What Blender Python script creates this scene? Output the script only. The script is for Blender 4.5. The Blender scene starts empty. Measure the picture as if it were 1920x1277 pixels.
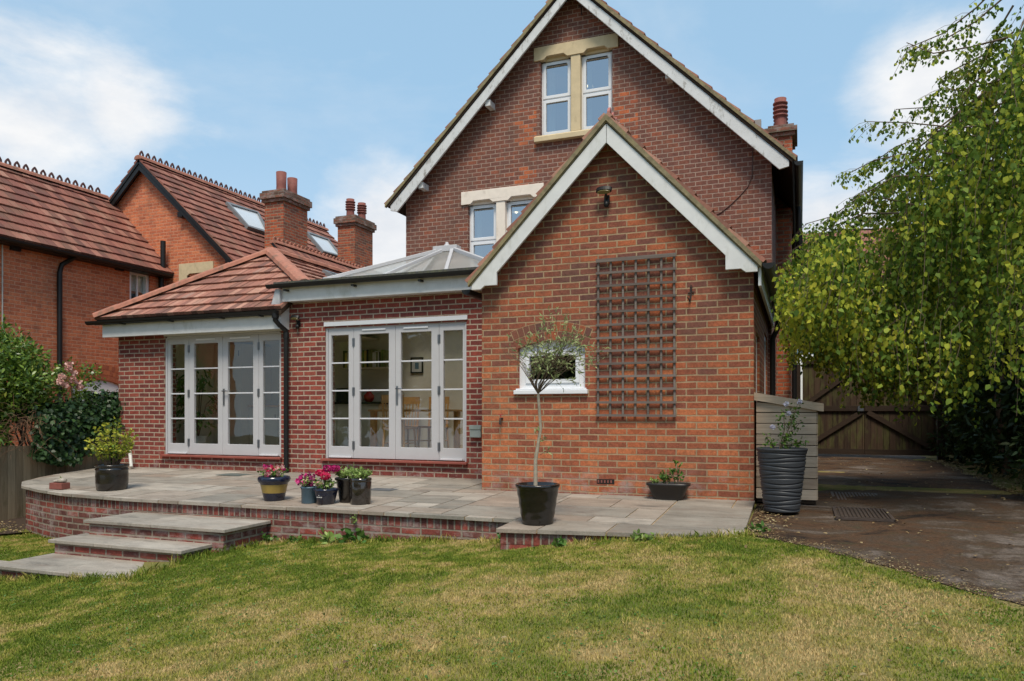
import bpy, math, random
import numpy as np
from mathutils import Vector, Matrix
from mathutils.geometry import tessellate_polygon
random.seed(7); RNG = np.random.default_rng(11)
sc = bpy.context.scene; col = sc.collection
R = math.radians

# ------------------------------------------------------------ camera
YAW = R(21.1); FPX = 1400.0; HZ = 775.0
cd = bpy.data.cameras.new('camera'); cam = bpy.data.objects.new('camera', cd); col.objects.link(cam)
cam.location = (0, 0, 0); cam.rotation_euler = (R(90), 0, YAW)
cd.sensor_width = 36; cd.lens = 36*FPX/1920; cd.shift_y = (HZ-638.5)/1920; cd.clip_end = 2000
sc.camera = cam
sc.view_settings.view_transform = 'Standard'; sc.view_settings.look = 'None'
sc.view_settings.exposure = 0.36; sc.view_settings.gamma = 1.0
sc.cycles.max_bounces = 6; sc.cycles.transparent_max_bounces = 12; sc.cycles.caustics_reflective = False
sc.cycles.caustics_refractive = False

def ray(u, v):
    t = (u-960)/FPX; c, s = math.cos(YAW), math.sin(YAW)
    return Vector((-s+c*t, c+s*t, (HZ-v)/FPX))
def onY(u, v, Y): r = ray(u, v); return r*(Y/r.y)
def onX(u, v, X): r = ray(u, v); return r*(X/r.x)
def onZ(u, v, Z): r = ray(u, v); return r*(Z/r.z)
def XY(u, Y): return onY(u, HZ, Y).x
def YX(u, X): return onX(u, HZ, X).y
def onP(u, v, p, n): r = ray(u, v); n = Vector(n); return r*(Vector(p).dot(n)/r.dot(n))
def zp(Y): return -.95-.03*(8.5-Y)          # patio falls gently away from the house
def onPatio(u, v): return onP(u, v, (0, 8.5, -.95), (0, -.03, 1))

# ------------------------------------------------------------ node helpers
class NT:
    def __init__(s, nt): s.nt = nt; nt.nodes.clear()
    def n(s, t, **kw):
        nd = s.nt.nodes.new(t)
        for k, v in kw.items():
            if k.startswith('i_'): nd.inputs[k[2:].replace('_', ' ')].default_value = v
            else: setattr(nd, k, v)
        return nd
    def l(s, a, b): s.nt.links.new(a, b)
    def math(s, op, a, b=None, clamp=False):
        m = s.n('ShaderNodeMath', operation=op, use_clamp=clamp)
        for i, x in enumerate((a, b)):
            if x is None: continue
            if isinstance(x, (int, float)): m.inputs[i].default_value = x
            else: s.l(x, m.inputs[i])
        return m.outputs[0]
    def mix(s, f, a, b, bt='MIX'):
        m = s.n('ShaderNodeMix', data_type='RGBA', blend_type=bt)
        for i, x in ((0, f), (6, a), (7, b)):
            if isinstance(x, (int, float)): m.inputs[i].default_value = x
            elif isinstance(x, (tuple, list)): m.inputs[i].default_value = (*x[:3], 1)
            else: s.l(x, m.inputs[i])
        return m.outputs[2]
    def ramp(s, f, stops, interp='LINEAR'):
        r = s.n('ShaderNodeValToRGB'); cr = r.color_ramp; cr.interpolation = interp
        while len(cr.elements) < len(stops): cr.elements.new(.5)
        for e, (p, c) in zip(cr.elements, stops):
            e.position = p; e.color = (*c, 1) if isinstance(c, (tuple, list)) else (c, c, c, 1)
        s.l(f, r.inputs[0]); return r.outputs[0]
    def noise(s, vec, scale, detail=4, rough=.55, dist=0):
        t = s.n('ShaderNodeTexNoise'); t.inputs['Scale'].default_value = scale
        t.inputs['Detail'].default_value = detail; t.inputs['Roughness'].default_value = rough
        t.inputs['Distortion'].default_value = dist
        if vec is not None: s.l(vec, t.inputs['Vector'])
        return t.outputs[0]
    def pos(s): return s.n('ShaderNodeNewGeometry').outputs['Position']
    def scalev(s, v, sx, sy, sz):
        m = s.n('ShaderNodeMapping'); m.inputs['Scale'].default_value = (sx, sy, sz); s.l(v, m.inputs[0]); return m.outputs[0]
    def bump(s, h, dist=.01, st=.5, nrm=None):
        b = s.n('ShaderNodeBump'); b.inputs['Distance'].default_value = dist; b.inputs['Strength'].default_value = st
        s.l(h, b.inputs['Height'])
        if nrm is not None: s.l(nrm, b.inputs['Normal'])
        return b.outputs[0]
    def out(s, sh): o = s.n('ShaderNodeOutputMaterial'); s.l(sh, o.inputs[0])
    def bsdf(s, colr, rough=.6, metal=0, nrm=None, spec=.5):
        b = s.n('ShaderNodeBsdfPrincipled')
        if isinstance(colr, (tuple, list)): b.inputs['Base Color'].default_value = (*colr, 1)
        else: s.l(colr, b.inputs['Base Color'])
        if isinstance(rough, (int, float)): b.inputs['Roughness'].default_value = rough
        else: s.l(rough, b.inputs['Roughness'])
        b.inputs['Metallic'].default_value = metal; b.inputs['Specular IOR Level'].default_value = spec
        if nrm is not None: s.l(nrm, b.inputs['Normal'])
        return b.outputs[0]
def newmat(name):
    m = bpy.data.materials.new(name); m.use_nodes = True; return m, NT(m.node_tree)

# ------------------------------------------------------------ world and sun
SUN_EL, SUN_AZ = R(60), R(158)      # azimuth from +Y clockwise: a veiled sun high behind the camera, to its right
w = bpy.data.worlds.new('World'); sc.world = w; w.use_nodes = True
N = NT(w.node_tree)
sky = N.n('ShaderNodeTexSky', sky_type='NISHITA', sun_disc=False, sun_elevation=SUN_EL, sun_rotation=SUN_AZ)
sky.air_density = 1.0; sky.dust_density = 1.5; sky.ozone_density = 1.2
tc = N.n('ShaderNodeTexCoord').outputs['Generated']
sep = N.n('ShaderNodeSeparateXYZ'); N.l(tc, sep.inputs[0]); zc = sep.outputs[2]
nz = N.noise(N.scalev(tc, 1, 1, 2.2), 3.2, 8, .58, .4)
nz2 = N.noise(N.scalev(tc, 1, 1, 2.0), 8.0, 6, .6)
nd = N.math('ADD', N.math('MULTIPLY', nz, .75), N.math('MULTIPLY', nz2, .25))
cloud = N.math('MULTIPLY', N.math('SUBTRACT', nd, .47), 3.0, True)
def blob(u, v, rad, amt):
    d = ray(u, v).normalized()
    vm = N.n('ShaderNodeVectorMath', operation='DISTANCE'); N.l(tc, vm.inputs[0]); vm.inputs[1].default_value = d
    return N.math('MULTIPLY', N.math('SUBTRACT', 1.0, N.math('DIVIDE', vm.outputs['Value'], rad), True), amt)
acc = None
for b in ((40, 255, .20, 1.5), (220, 215, .13, 1.3), (330, 330, .16, .8), (720, 440, .15, 1.7), (600, 270, .2, .45), (1770, 170, .15, 2.0),
          (1860, 110, .15, 1.2), (1650, 320, .14, 1.0), (1560, 440, .15, 1.3), (60, 90, .1, .35), (300, 400, .16, .9), (120, 300, .2, .9)):
    x = blob(*b); acc = x if acc is None else N.math('MAXIMUM', acc, x)
shape = N.math('ADD', acc, N.math('MULTIPLY', N.math('SUBTRACT', nd, .5), 2.6))
bl = N.n('ShaderNodeMapRange', interpolation_type='SMOOTHSTEP'); N.l(shape, bl.inputs[0])
bl.inputs[1].default_value = .42; bl.inputs[2].default_value = 1.35
thin = N.math('MULTIPLY', cloud, .34)
hz = N.math('MULTIPLY', N.math('SUBTRACT', .34, zc), 1.25, True)
fac = N.math('MAXIMUM', N.math('MAXIMUM', bl.outputs[0], thin), hz)
blue = N.mix(.6, sky.outputs[0], (3.9, 6.3, 8.4))
cl = N.ramp(nz2, [(.3, (.78, .82, .88)), (.7, (1, 1, 1))])
clv = N.n('ShaderNodeVectorMath', operation='SCALE'); N.l(cl, clv.inputs[0]); clv.inputs['Scale'].default_value = 7.8
mixw = N.mix(fac, blue, clv.outputs[0])
bg = N.n('ShaderNodeBackground'); N.l(mixw, bg.inputs[0]); bg.inputs[1].default_value = .098
wo = N.n('ShaderNodeOutputWorld'); N.l(bg.outputs[0], wo.inputs[0])
sd = bpy.data.lights.new('sun', 'SUN'); sd.energy = 3.0; sd.angle = R(18); sd.color = (1, .90, .76)
so = bpy.data.objects.new('sun', sd); col.objects.link(so)
dirs = Vector((math.sin(SUN_AZ)*math.cos(SUN_EL), math.cos(SUN_AZ)*math.cos(SUN_EL), math.sin(SUN_EL)))
so.rotation_euler = dirs.to_track_quat('Z', 'Y').to_euler(); so.location = dirs*40

# ------------------------------------------------------------ materials
def brick_mat(name, stops, mortar, ms=.010, bw=.225, rh=.075, rot=False, white=0.0, region=.25, orange=None, low_dirt=None, bumpd=.010, off=.5, quoins=()):
    m, N = newmat(name)
    g = N.n('ShaderNodeNewGeometry'); sp = N.n('ShaderNodeSeparateXYZ'); N.l(g.outputs['Position'], sp.inputs[0])
    sn = N.n('ShaderNodeSeparateXYZ'); N.l(g.outputs['True Normal'], sn.inputs[0])
    isx = N.math('GREATER_THAN', N.math('ABSOLUTE', sn.outputs[0]), .6)
    u = N.math('ADD', N.math('MULTIPLY', isx, sp.outputs[1]), N.math('MULTIPLY', N.math('SUBTRACT', 1.0, isx), sp.outputs[0]))
    wob = N.math('MULTIPLY', N.math('SUBTRACT', N.noise(g.outputs['Position'], 3.5, 3), .5), .014)
    wob2 = N.math('MULTIPLY', N.math('SUBTRACT', N.noise(g.outputs['Position'], 40, 2), .5), .006)
    u = N.math('ADD', u, N.math('ADD', wob, wob2)); z = N.math('ADD', sp.outputs[2], N.math('ADD', wob, wob2))
    cb = N.n('ShaderNodeCombineXYZ')
    a, b = (z, u) if rot else (u, z)
    N.l(N.math('ADD', a, 40.0), cb.inputs[0]); N.l(N.math('ADD', b, 40.0), cb.inputs[1])
    br = N.n('ShaderNodeTexBrick'); N.l(cb.outputs[0], br.inputs[0]); br.offset = off
    br.inputs['Color1'].default_value = (0, 0, 0, 1); br.inputs['Color2'].default_value = (1, 1, 1, 1); br.inputs['Mortar'].default_value = (.5, .5, .5, 1)
    br.inputs['Scale'].default_value = 1; br.inputs['Mortar Size'].default_value = ms; br.inputs['Mortar Smooth'].default_value = .25
    br.inputs['Brick Width'].default_value = bw; br.inputs['Row Height'].default_value = rh
    reg = N.noise(g.outputs['Position'], .9, 4, .6)
    rv = N.math('ADD', N.math('ADD', N.math('MULTIPLY', br.outputs['Color'], .72), .13), N.math('MULTIPLY', N.math('SUBTRACT', reg, .5), region*4))
    if orange is not None:   # (z where the wall turns redder, width)
        zz = N.math('DIVIDE', N.math('SUBTRACT', orange[0], sp.outputs[2]), orange[1], True)
        rv = N.math('ADD', rv, N.math('MULTIPLY', zz, orange[2]))
    for (xa, xb, za_, zb_, am) in quoins:      # rubbed red dressings beside the openings
        mx_ = N.math('MULTIPLY', N.math('GREATER_THAN', sp.outputs[0], xa), N.math('LESS_THAN', sp.outputs[0], xb)); mz_ = N.math('MULTIPLY', N.math('GREATER_THAN', sp.outputs[2], za_), N.math('LESS_THAN', sp.outputs[2], zb_))
        rv = N.math('ADD', rv, N.math('MULTIPLY', N.math('MULTIPLY', mx_, mz_), am))
    c = N.ramp(N.math('MULTIPLY', rv, 1.0, True), stops)
    fine = N.noise(g.outputs['Position'], 55, 5, .7)
    c = N.mix(.75, c, N.ramp(fine, [(.25, .25), (.75, .85)]), 'OVERLAY')
    blotch = N.noise(g.outputs['Position'], 12, 6, .7)
    c = N.mix(.6, c, N.ramp(blotch, [(.3, .3), (.7, .75)]), 'OVERLAY')
    mc = N.mix(.5, mortar, N.ramp(N.noise(g.outputs['Position'], 18, 4), [(.3, tuple(x*.6 for x in mortar)), (.7, tuple(min(1, x*1.25) for x in mortar))]))
    c = N.mix(br.outputs['Fac'], c, mc)
    if white > 0:
        wn = N.noise(N.scalev(g.outputs['Position'], 1.0, 1.0, 1.6), 4.5, 8, .72)
        wf = N.ramp(wn, [(.54-.06*white, 0.0), (.68, .8)])
        if low_dirt: 
            lo = N.math('DIVIDE', N.math('SUBTRACT', low_dirt[0], sp.outputs[2]), low_dirt[1], True)
            wf = N.math('MULTIPLY', wf, lo)
        c = N.mix(wf, c, (.36, .29, .27))
    gs = N.ramp(N.noise(N.scalev(g.outputs['Position'], 1.3, 1.3, .55), 1.7, 7, .72), [(.50, 0.0), (.78, .5)])
    c = N.mix(gs, c, (.10, .075, .055))
    h = N.math('ADD', N.math('MULTIPLY', N.math('SUBTRACT', 1.0, br.outputs['Fac']), 1.0), N.math('MULTIPLY', fine, .45))
    N.out(N.bsdf(c, .85, 0, N.bump(h, bumpd, .8), .25)); return m

def plain(name, c, rough=.6, metal=0, var=.12, sc_=6, bumps=0, spec=.4, dirt=None):
    m, N = newmat(name); p = N.pos()
    n = N.noise(p, sc_, 6, .65)
    cc = N.ramp(n, [(.3, tuple(x*(1-var) for x in c)), (.7, tuple(min(1, x*(1+var)) for x in c))])
    if dirt:
        f = N.ramp(N.noise(N.scalev(p, 1, 1, .5), dirt[1], 7, .7), [(dirt[2], 0.0), (dirt[2]+.15, dirt[3])]); cc = N.mix(f, cc, dirt[0])
    nr = N.bump(N.noise(p, 60, 4, .6), .004, bumps) if bumps else None
    N.out(N.bsdf(cc, rough, metal, nr, spec)); return m

M = {}
M['brick_gable'] = brick_mat('brick_gable', [(0, (.095, .045, .040)), (.2, (.145, .056, .042)), (.45, (.205, .066, .040)), (.7, (.26, .077, .039)), (.9, (.33, .096, .042)), (1, (.40, .13, .055))], (.36, .25, .15), .009, region=.15, orange=(1.4, 1.9, .38), white=1.2, low_dirt=(-.60, .22))
M['brick_main'] = brick_mat('brick_main', [(0, (.13, .058, .046)), (.5, (.16, .064, .046)), (.8, (.195, .070, .044)), (.93, (.29, .08, .040)), (1, (.40, .11, .045))], (.36, .26, .205), .0075, bw=.182, region=.035, quoins=((-4.80, -4.36, 4.05, 5.40, .26), (-2.98, -2.55, 4.05, 5.5, .30), (-1.0, -.42, 2.2, 3.4, .06)))
M['brick_new'] = brick_mat('brick_new', [(0, (.115, .034, .030)), (.4, (.175, .040, .032)), (.75, (.235, .052, .036)), (1, (.27, .085, .058))], (.42, .33, .25), .010, region=.08, white=.35, low_dirt=(-.5, .4))
M['brick_neighbour'] = brick_mat('brick_neighbour', [(0, (.36, .105, .055)), (.5, (.48, .14, .065)), (.85, (.55, .175, .08)), (1, (.33, .12, .085))], (.58, .30, .19), .008, region=.08)
M['brick_cap'] = brick_mat('brick_cap', [(0, (.07, .045, .035)), (.5, (.14, .065, .045)), (1, (.24, .085, .05))], (.17, .14, .10), .010, region=.2, white=.8)
M['brick_stack'] = brick_mat('brick_stack', [(0, (.12, .055, .04)), (.5, (.30, .075, .038)), (.85, (.42, .105, .04)), (1, (.46, .12, .05))], (.30, .22, .15), .010, region=.22)
wallst = [(0, (.075, .032, .028)), (.4, (.14, .042, .034)), (.75, (.25, .052, .036)), (1, (.20, .11, .095))]
M['brick_low'] = brick_mat('brick_low', wallst, (.27, .22, .17), .012, region=.15, white=1.0)
M['brick_soldier'] = brick_mat('brick_soldier', wallst, (.27, .22, .17), .010, rot=True, region=.15, white=1.0, bw=.4, rh=.075, off=0)
M['white'] = plain('white_paint', (.63, .63, .62), .45, var=.07, sc_=5, dirt=((.36, .36, .30), 4, .55, .5))
M['white_old'] = plain('flaking_white_paint', (.58, .59, .59), .6, var=.08, dirt=((.20, .18, .15), 11, .53, .85), bumps=.3)
M['upvc'] = plain('white_upvc', (.70, .71, .73), .3, var=.02)
M['grey_paint'] = plain('pale_grey_paint', (.47, .465, .475), .42, var=.03, dirt=((.36, .36, .36), 3, .62, .25))
M['grey_bar'] = plain('light_grey_paint', (.58, .585, .61), .42, var=.03)
M['black'] = plain('black_plastic', (.012, .012, .012), .45, var=.2, spec=.3)
M['moss_felt'] = plain('mossy_roof_felt', (.07, .068, .06), .9, var=.4, sc_=25, bumps=.8, dirt=((.13, .14, .07), 9, .5, .7))
M['verge'] = plain('lichened_verge', (.20, .165, .095), .9, var=.35, sc_=14, bumps=.7, dirt=((.30, .24, .10), 5, .5, .6))
M['lead'] = plain('lead_flashing', (.42, .43, .45), .5, var=.25, sc_=12, bumps=.4)
M['stone_y'] = plain('yellow_stone', (.56, .45, .28), .8, var=.08, sc_=9, bumps=.25, dirt=((.22, .18, .10), 5, .58, .5))
M['stone_p'] = plain('pale_stone', (.74, .66, .57), .8, var=.06, sc_=9, bumps=.25, dirt=((.35, .27, .2), 5, .6, .4))
M['terracotta'] = plain('terracotta_pot', (.20, .065, .05), .7, var=.25, sc_=8, bumps=.3)
M['sill_tile'] = plain('red_tile_sill', (.27, .075, .055), .45, var=.15)
M['ridge'] = plain('ridge_tile', (.36, .15, .10), .85, var=.25, sc_=6, bumps=.6, dirt=((.12, .10, .07), 7, .52, .7))
M['crest'] = plain('dark_crest_tile', (.10, .045, .04), .8, var=.3)
M['dark'] = plain('dark_void', (.012, .011, .01), .9)
M['steel'] = plain('grey_steel', (.30, .31, .33), .4, 1.0)
M['iron'] = plain('rusty_iron', (.05, .035, .03), .7, .4, var=.4)
M['soil'] = plain('potting_soil', (.045, .028, .018), .95, var=.4, sc_=50, bumps=1)
M['navy'] = plain('navy_glaze', (.010, .014, .035), .15, var=.2, spec=.6)
M['blackglaze'] = plain('black_glaze', (.010, .008, .007), .2, var=.3, spec=.7)
M['brownglaze'] = plain('brown_black_glaze', (.022, .017, .014), .09, var=.5, spec=.8, dirt=((.10, .085, .07), 9, .6, .5))
M['ochre'] = plain('ochre_glaze', (.32, .22, .055), .3, var=.15)
M['bluegrey'] = plain('blue_grey_glaze', (.09, .155, .20), .35, var=.12)
M['charcoal'] = plain('charcoal_resin', (.040, .043, .048), .5, var=.12)
M['brownpl'] = plain('brown_black_plastic', (.022, .019, .018), .4, var=.2)
M['twig'] = plain('twig_bark', (.13, .09, .06), .85, var=.3, sc_=20)
M['bark_pale'] = plain('pale_bark', (.34, .29, .22), .85, var=.25, sc_=20, bumps=.5)
M['bark_birch'] = plain('birch_bark', (.42, .40, .36), .8, var=.2, dirt=((.05, .045, .04), 5, .5, .9), bumps=.5)
M['pine'] = plain('pine_wood', (.62, .34, .13), .4, var=.2, sc_=9)
M['cream'] = plain('cream_cabinet', (.68, .61, .45), .5, var=.03)
M['room'] = plain('cream_plaster', (.72, .67, .56), .8, var=.03)
M['woodfloor'] = plain('timber_floor', (.50, .38, .25), .35, var=.2)
M['offw'] = plain('off_white_plastic', (.55, .54, .50), .5)
M['boxgrey'] = plain('grey_green_plastic', (.30, .34, .31), .6)
M['render'] = plain('white_render', (.72, .72, .72), .85, var=.03)
M['pebble'] = plain('pebble', (.34, .30, .25), .7, var=.5, sc_=25)
M['asphalt_drain'] = plain('rusted_drain_iron', (.075, .055, .045), .55, .3, var=.3, sc_=20, bumps=.6)

def tile_mat(name, stops, moss=.45):
    m, N = newmat(name); g = N.n('ShaderNodeNewGeometry'); p = g.outputs['Position']
    v = N.math('ADD', N.math('MULTIPLY', g.outputs['Random Per Island'], .8), N.math('MULTIPLY', N.noise(p, 1.3, 4), .25), True)
    c = N.ramp(v, stops)
    c = N.mix(.5, c, N.ramp(N.noise(p, 35, 5, .7), [(.3, .35), (.7, .7)]), 'OVERLAY')
    ms = N.ramp(N.noise(p, 2.4, 7, .72), [(.47, 0.0), (.68, moss)]); c = N.mix(ms, c, (.13, .10, .065))
    li = N.ramp(N.noise(p, 11, 5, .75), [(.66, 0.0), (.73, .55)]); c = N.mix(li, c, (.42, .36, .27))
    N.out(N.bsdf(c, .85, 0, N.bump(N.noise(p, 45, 5, .7), .006, .6), .25)); return m
M['tile_own'] = tile_mat('clay_roof_tile', [(0, (.12, .07, .058)), (.3, (.22, .10, .075)), (.6, (.32, .14, .10)), (.85, (.42, .22, .16)), (1, (.26, .16, .13))], .35)
M['tile_nb'] = tile_mat('red_roof_tile', [(0, (.11, .052, .044)), (.4, (.20, .078, .058)), (.8, (.28, .115, .082)), (1, (.34, .19, .14))], .5)

def slab_mat():
    m, N = newmat('sandstone_slab'); g = N.n('ShaderNodeNewGeometry'); p = g.outputs['Position']
    c = N.ramp(g.outputs['Random Per Island'], [(0, (.21, .19, .16)), (.3, (.275, .245, .205)), (.5, (.27, .215, .17)), (.75, (.32, .285, .24)), (1, (.37, .33, .28))])
    off = N.n('ShaderNodeVectorMath', operation='ADD'); N.l(p, off.inputs[0])
    cbx = N.n('ShaderNodeCombineXYZ'); N.l(N.math('MULTIPLY', g.outputs['Random Per Island'], 90), cbx.inputs[0]); N.l(cbx.outputs[0], off.inputs[1])
    o = off.outputs[0]
    c = N.mix(.6, c, N.ramp(N.noise(N.scalev(o, 1, 2.2, 1), 2.4, 7, .68), [(.3, .3), (.7, .72)]), 'OVERLAY')
    rs = N.ramp(N.noise(N.scalev(o, .8, 2.5, 1), 2.0, 5, .6), [(.56, 0.0), (.7, .5)]); c = N.mix(rs, c, (.21, .145, .11))
    dk = N.ramp(N.noise(N.scalev(p, 1, 2.6, 1), 2.2, 7, .7), [(.56, 0.0), (.68, .6)]); c = N.mix(dk, c, (.085, .078, .07))
    c = N.mix(.4, c, N.ramp(N.noise(p, 70, 4, .7), [(.3, .3), (.7, .7)]), 'OVERLAY')
    N.out(N.bsdf(c, N.ramp(N.noise(p, 3, 4), [(.35, .45), (.65, .75)]), 0, N.bump(N.noise(o, 14, 6, .65), .006, .6), .4)); return m
M['slab'] = slab_mat()
M['pointing'] = plain('sandy_pointing', (.34, .25, .155), .95, var=.4, sc_=20, bumps=.8, dirt=((.09, .09, .045), 6, .5, .6))

def ground_mat():
    m, N = newmat('lawn_soil'); p = N.pos()
    n = N.noise(p, 1.1, 7, .65)
    c = N.ramp(n, [(.35, (.13, .15, .04)), (.5, (.20, .18, .06)), (.62, (.32, .24, .11))])
    c = N.mix(.6, c, N.ramp(N.noise(p, 60, 5, .75), [(.3, .25), (.7, .7)]), 'OVERLAY')
    N.out(N.bsdf(c, .95, 0, N.bump(N.noise(p, 50, 5, .7), .02, .8), .1)); return m
M['ground'] = ground_mat()
def grass_mat():
    m, N = newmat('grass_blades'); g = N.n('ShaderNodeNewGeometry'); p = g.outputs['Position']
    at = N.n('ShaderNodeAttribute', attribute_name='dry').outputs['Fac']
    r = g.outputs['Random Per Island']
    v = N.math('ADD', at, N.math('MULTIPLY', N.math('SUBTRACT', r, .5), .42), True)
    c = N.ramp(v, [(0, (.12, .185, .022)), (.3, (.24, .285, .040)), (.5, (.36, .34, .075)), (.72, (.50, .40, .14)), (1, (.62, .46, .22))])
    b = N.bsdf(c, .6, 0, None, .2)
    t = N.n('ShaderNodeBsdfTranslucent'); N.l(c, t.inputs[0])
    mx = N.n('ShaderNodeMixShader'); mx.inputs[0].default_value = .25; N.l(b, mx.inputs[1]); N.l(t.outputs[0], mx.inputs[2])
    N.out(mx.outputs[0]); return m
M['grass'] = grass_mat()
def drive_mat():
    m, N = newmat('mossy_asphalt'); p = N.pos()
    c = N.ramp(N.noise(p, 1.2, 8, .68, .5), [(.36, (.018, .011, .007)), (.45, (.082, .042, .020)), (.54, (.064, .042, .026)), (.64, (.15, .12, .10))])
    gr = N.noise(p, 160, 3, .7)
    c = N.mix(.8, c, N.ramp(gr, [(.3, .2), (.72, .85)]), 'OVERLAY'); c = N.mix(.7, c, N.ramp(N.noise(p, 38, 5, .75), [(.35, .2), (.68, .85)]), 'OVERLAY'); c = N.mix(N.ramp(N.noise(p, 5, 7, .75), [(.55, 0.0), (.66, .6)]), c, (.05, .045, .018))
    sp = N.ramp(N.noise(p, 90, 2, .5), [(.68, 0.0), (.74, .5)]); c = N.mix(sp, c, (.14, .12, .10))
    rg = N.ramp(N.noise(p, .9, 5), [(.4, .78), (.6, .95)])
    N.out(N.bsdf(c, rg, 0, N.bump(gr, .01, .8), .3)); return m
M['drive'] = drive_mat()
def wood_mat(name, a, b, green=None, axis='x', gs=.5):
    m, N = newmat(name); p = N.pos(); g = N.n('ShaderNodeNewGeometry')
    s = (2, 2, 45) if axis == 'x' else (45, 45, 2)
    gr = N.noise(N.scalev(p, *s), 1.0, 6, .65, .6)
    v = N.math('ADD', N.math('MULTIPLY', gr, .7), N.math('MULTIPLY', g.outputs['Random Per Island'], .35))
    c = N.ramp(v, [(.25, a), (.75, b)])
    if green:
        f = N.ramp(N.noise(N.scalev(p, 5, 5, 1.2), 1.4, 6, .7), [(gs, 0.0), (gs+.15, .8)]); c = N.mix(f, c, green)
    N.out(N.bsdf(c, .8, 0, N.bump(gr, .005, .6), .2)); return m
M['grey_wood'] = wood_mat('weathered_trellis_wood', (.085, .068, .058), (.20, .165, .145))
M['clad'] = wood_mat('weathered_cladding', (.25, .185, .13), (.56, .45, .34))
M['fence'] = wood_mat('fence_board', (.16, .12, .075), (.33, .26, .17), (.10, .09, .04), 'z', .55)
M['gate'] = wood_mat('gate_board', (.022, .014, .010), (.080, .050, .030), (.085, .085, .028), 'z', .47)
M['gate_dark'] = wood_mat('gate_rail', (.02, .014, .010), (.055, .035, .022))

def glass(name, refl, tint=(.8, .85, .83), rough=.0):
    m, N = newmat(name)
    gl = N.n('ShaderNodeBsdfGlossy'); gl.inputs['Roughness'].default_value = rough; gl.inputs[0].default_value = (.95, .97, 1, 1)
    tr = N.n('ShaderNodeBsdfTransparent'); tr.inputs[0].default_value = (*tint, 1)
    lw = N.n('ShaderNodeLayerWeight'); lw.inputs[0].default_value = .35
    f = N.math('ADD', N.math('MULTIPLY', lw.outputs['Fresnel'], .55), refl, True)
    bk = N.n('ShaderNodeNewGeometry').outputs['Backfacing']; f = N.math('MULTIPLY', f, N.math('SUBTRACT', 1.0, bk))
    wv = N.bump(N.noise(N.pos(), 1.3, 2), .02, .25); N.l(wv, gl.inputs['Normal'])
    mx = N.n('ShaderNodeMixShader'); N.l(f, mx.inputs[0]); N.l(tr.outputs[0], mx.inputs[1]); N.l(gl.outputs[0], mx.inputs[2])
    N.out(mx.outputs[0]); return m
M['glass'] = glass('window_glass', .07, (.93, .95, .94))
M['glass_up'] = glass('upper_window_glass', .42, (.55, .6, .62))
M['glass_sky'] = plain('blinded_skylight_glass', (.55, .58, .60), .12, var=.05, spec=.7)
M['glass_lan'] = plain('obscured_roof_glass', (.62, .63, .60), .25, var=.08, dirt=((.40, .40, .33), 3, .5, .6))

def emis(name, c, s):
    m, N = newmat(name); e = N.n('ShaderNodeEmission'); e.inputs[0].default_value = (*c, 1); e.inputs[1].default_value = s; N.out(e.outputs[0]); return m
M['bulb'] = emis('lit_bulb', (1, .72, .4), 6)

def leaf_mat(name, stops, rough=.5, trans=.3, spec=.4, island=.75, big=2.0):
    m, N = newmat(name); g = N.n('ShaderNodeNewGeometry')
    v = N.math('ADD', N.math('MULTIPLY', g.outputs['Random Per Island'], island), N.math('MULTIPLY', N.math('SUBTRACT', N.noise(g.outputs['Position'], big, 3), .25), .6), True)
    c = N.ramp(v, stops)
    b = N.bsdf(c, rough, 0, None, spec); t = N.n('ShaderNodeBsdfTranslucent'); N.l(c, t.inputs[0])
    mx = N.n('ShaderNodeMixShader'); mx.inputs[0].default_value = trans; N.l(b, mx.inputs[1]); N.l(t.outputs[0], mx.inputs[2])
    N.out(mx.outputs[0]); return m
L = {}
L['birch'] = leaf_mat('birch_leaf', [(0, (.045, .095, .014)), (.35, (.11, .19, .028)), (.65, (.22, .31, .045)), (.85, (.46, .49, .05)), (1, (.34, .27, .05))], .6, .42, .2)
L['birch_y'] = leaf_mat('yellow_birch_leaf', [(0, (.30, .36, .03)), (.5, (.40, .44, .045)), (1, (.54, .50, .06))], .6, .42, .2)
L['dark'] = leaf_mat('laurel_leaf', [(0, (.012, .026, .008)), (.5, (.028, .055, .014)), (1, (.05, .08, .018))], .45, .1, .2)
L['ivy'] = leaf_mat('ivy_leaf', [(0, (.010, .028, .010)), (.5, (.022, .055, .016)), (1, (.06, .11, .03))], .4, .12, .3)
L['shrub'] = leaf_mat('shrub_leaf', [(0, (.025, .065, .012)), (.45, (.09, .17, .024)), (.8, (.20, .30, .04)), (1, (.32, .34, .06))], .35, .25, .5)
L['olive'] = leaf_mat('olive_leaf', [(0, (.15, .20, .08)), (.5, (.30, .36, .15)), (1, (.48, .53, .27))], .7, .25, .15)
L['yellow'] = leaf_mat('variegated_leaf', [(0, (.10, .17, .02)), (.4, (.27, .32, .03)), (.8, (.48, .46, .05)), (1, (.58, .50, .10))])
L['lime'] = leaf_mat('pale_green_leaf', [(0, (.10, .19, .03)), (.5, (.24, .36, .08)), (1, (.45, .54, .20))])
L['green'] = leaf_mat('fresh_leaf', [(0, (.03, .10, .015)), (.5, (.08, .18, .03)), (1, (.16, .26, .05))])
L['fl_mag'] = leaf_mat('magenta_petal', [(0, (.28, .005, .09)), (.5, (.52, .01, .16)), (1, (.62, .06, .25))], .6, .3)
L['fl_red'] = leaf_mat('crimson_petal', [(0, (.42, .004, .04)), (.5, (.62, .01, .09)), (1, (.70, .03, .14))], .6, .3)
L['fl_dk'] = leaf_mat('purple_petal', [(0, (.11, .004, .06)), (1, (.26, .01, .10))], .6, .3)
L['fl_pink'] = leaf_mat('pale_pink_petal', [(0, (.62, .30, .26)), (1, (.78, .55, .48))], .6, .3)
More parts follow.
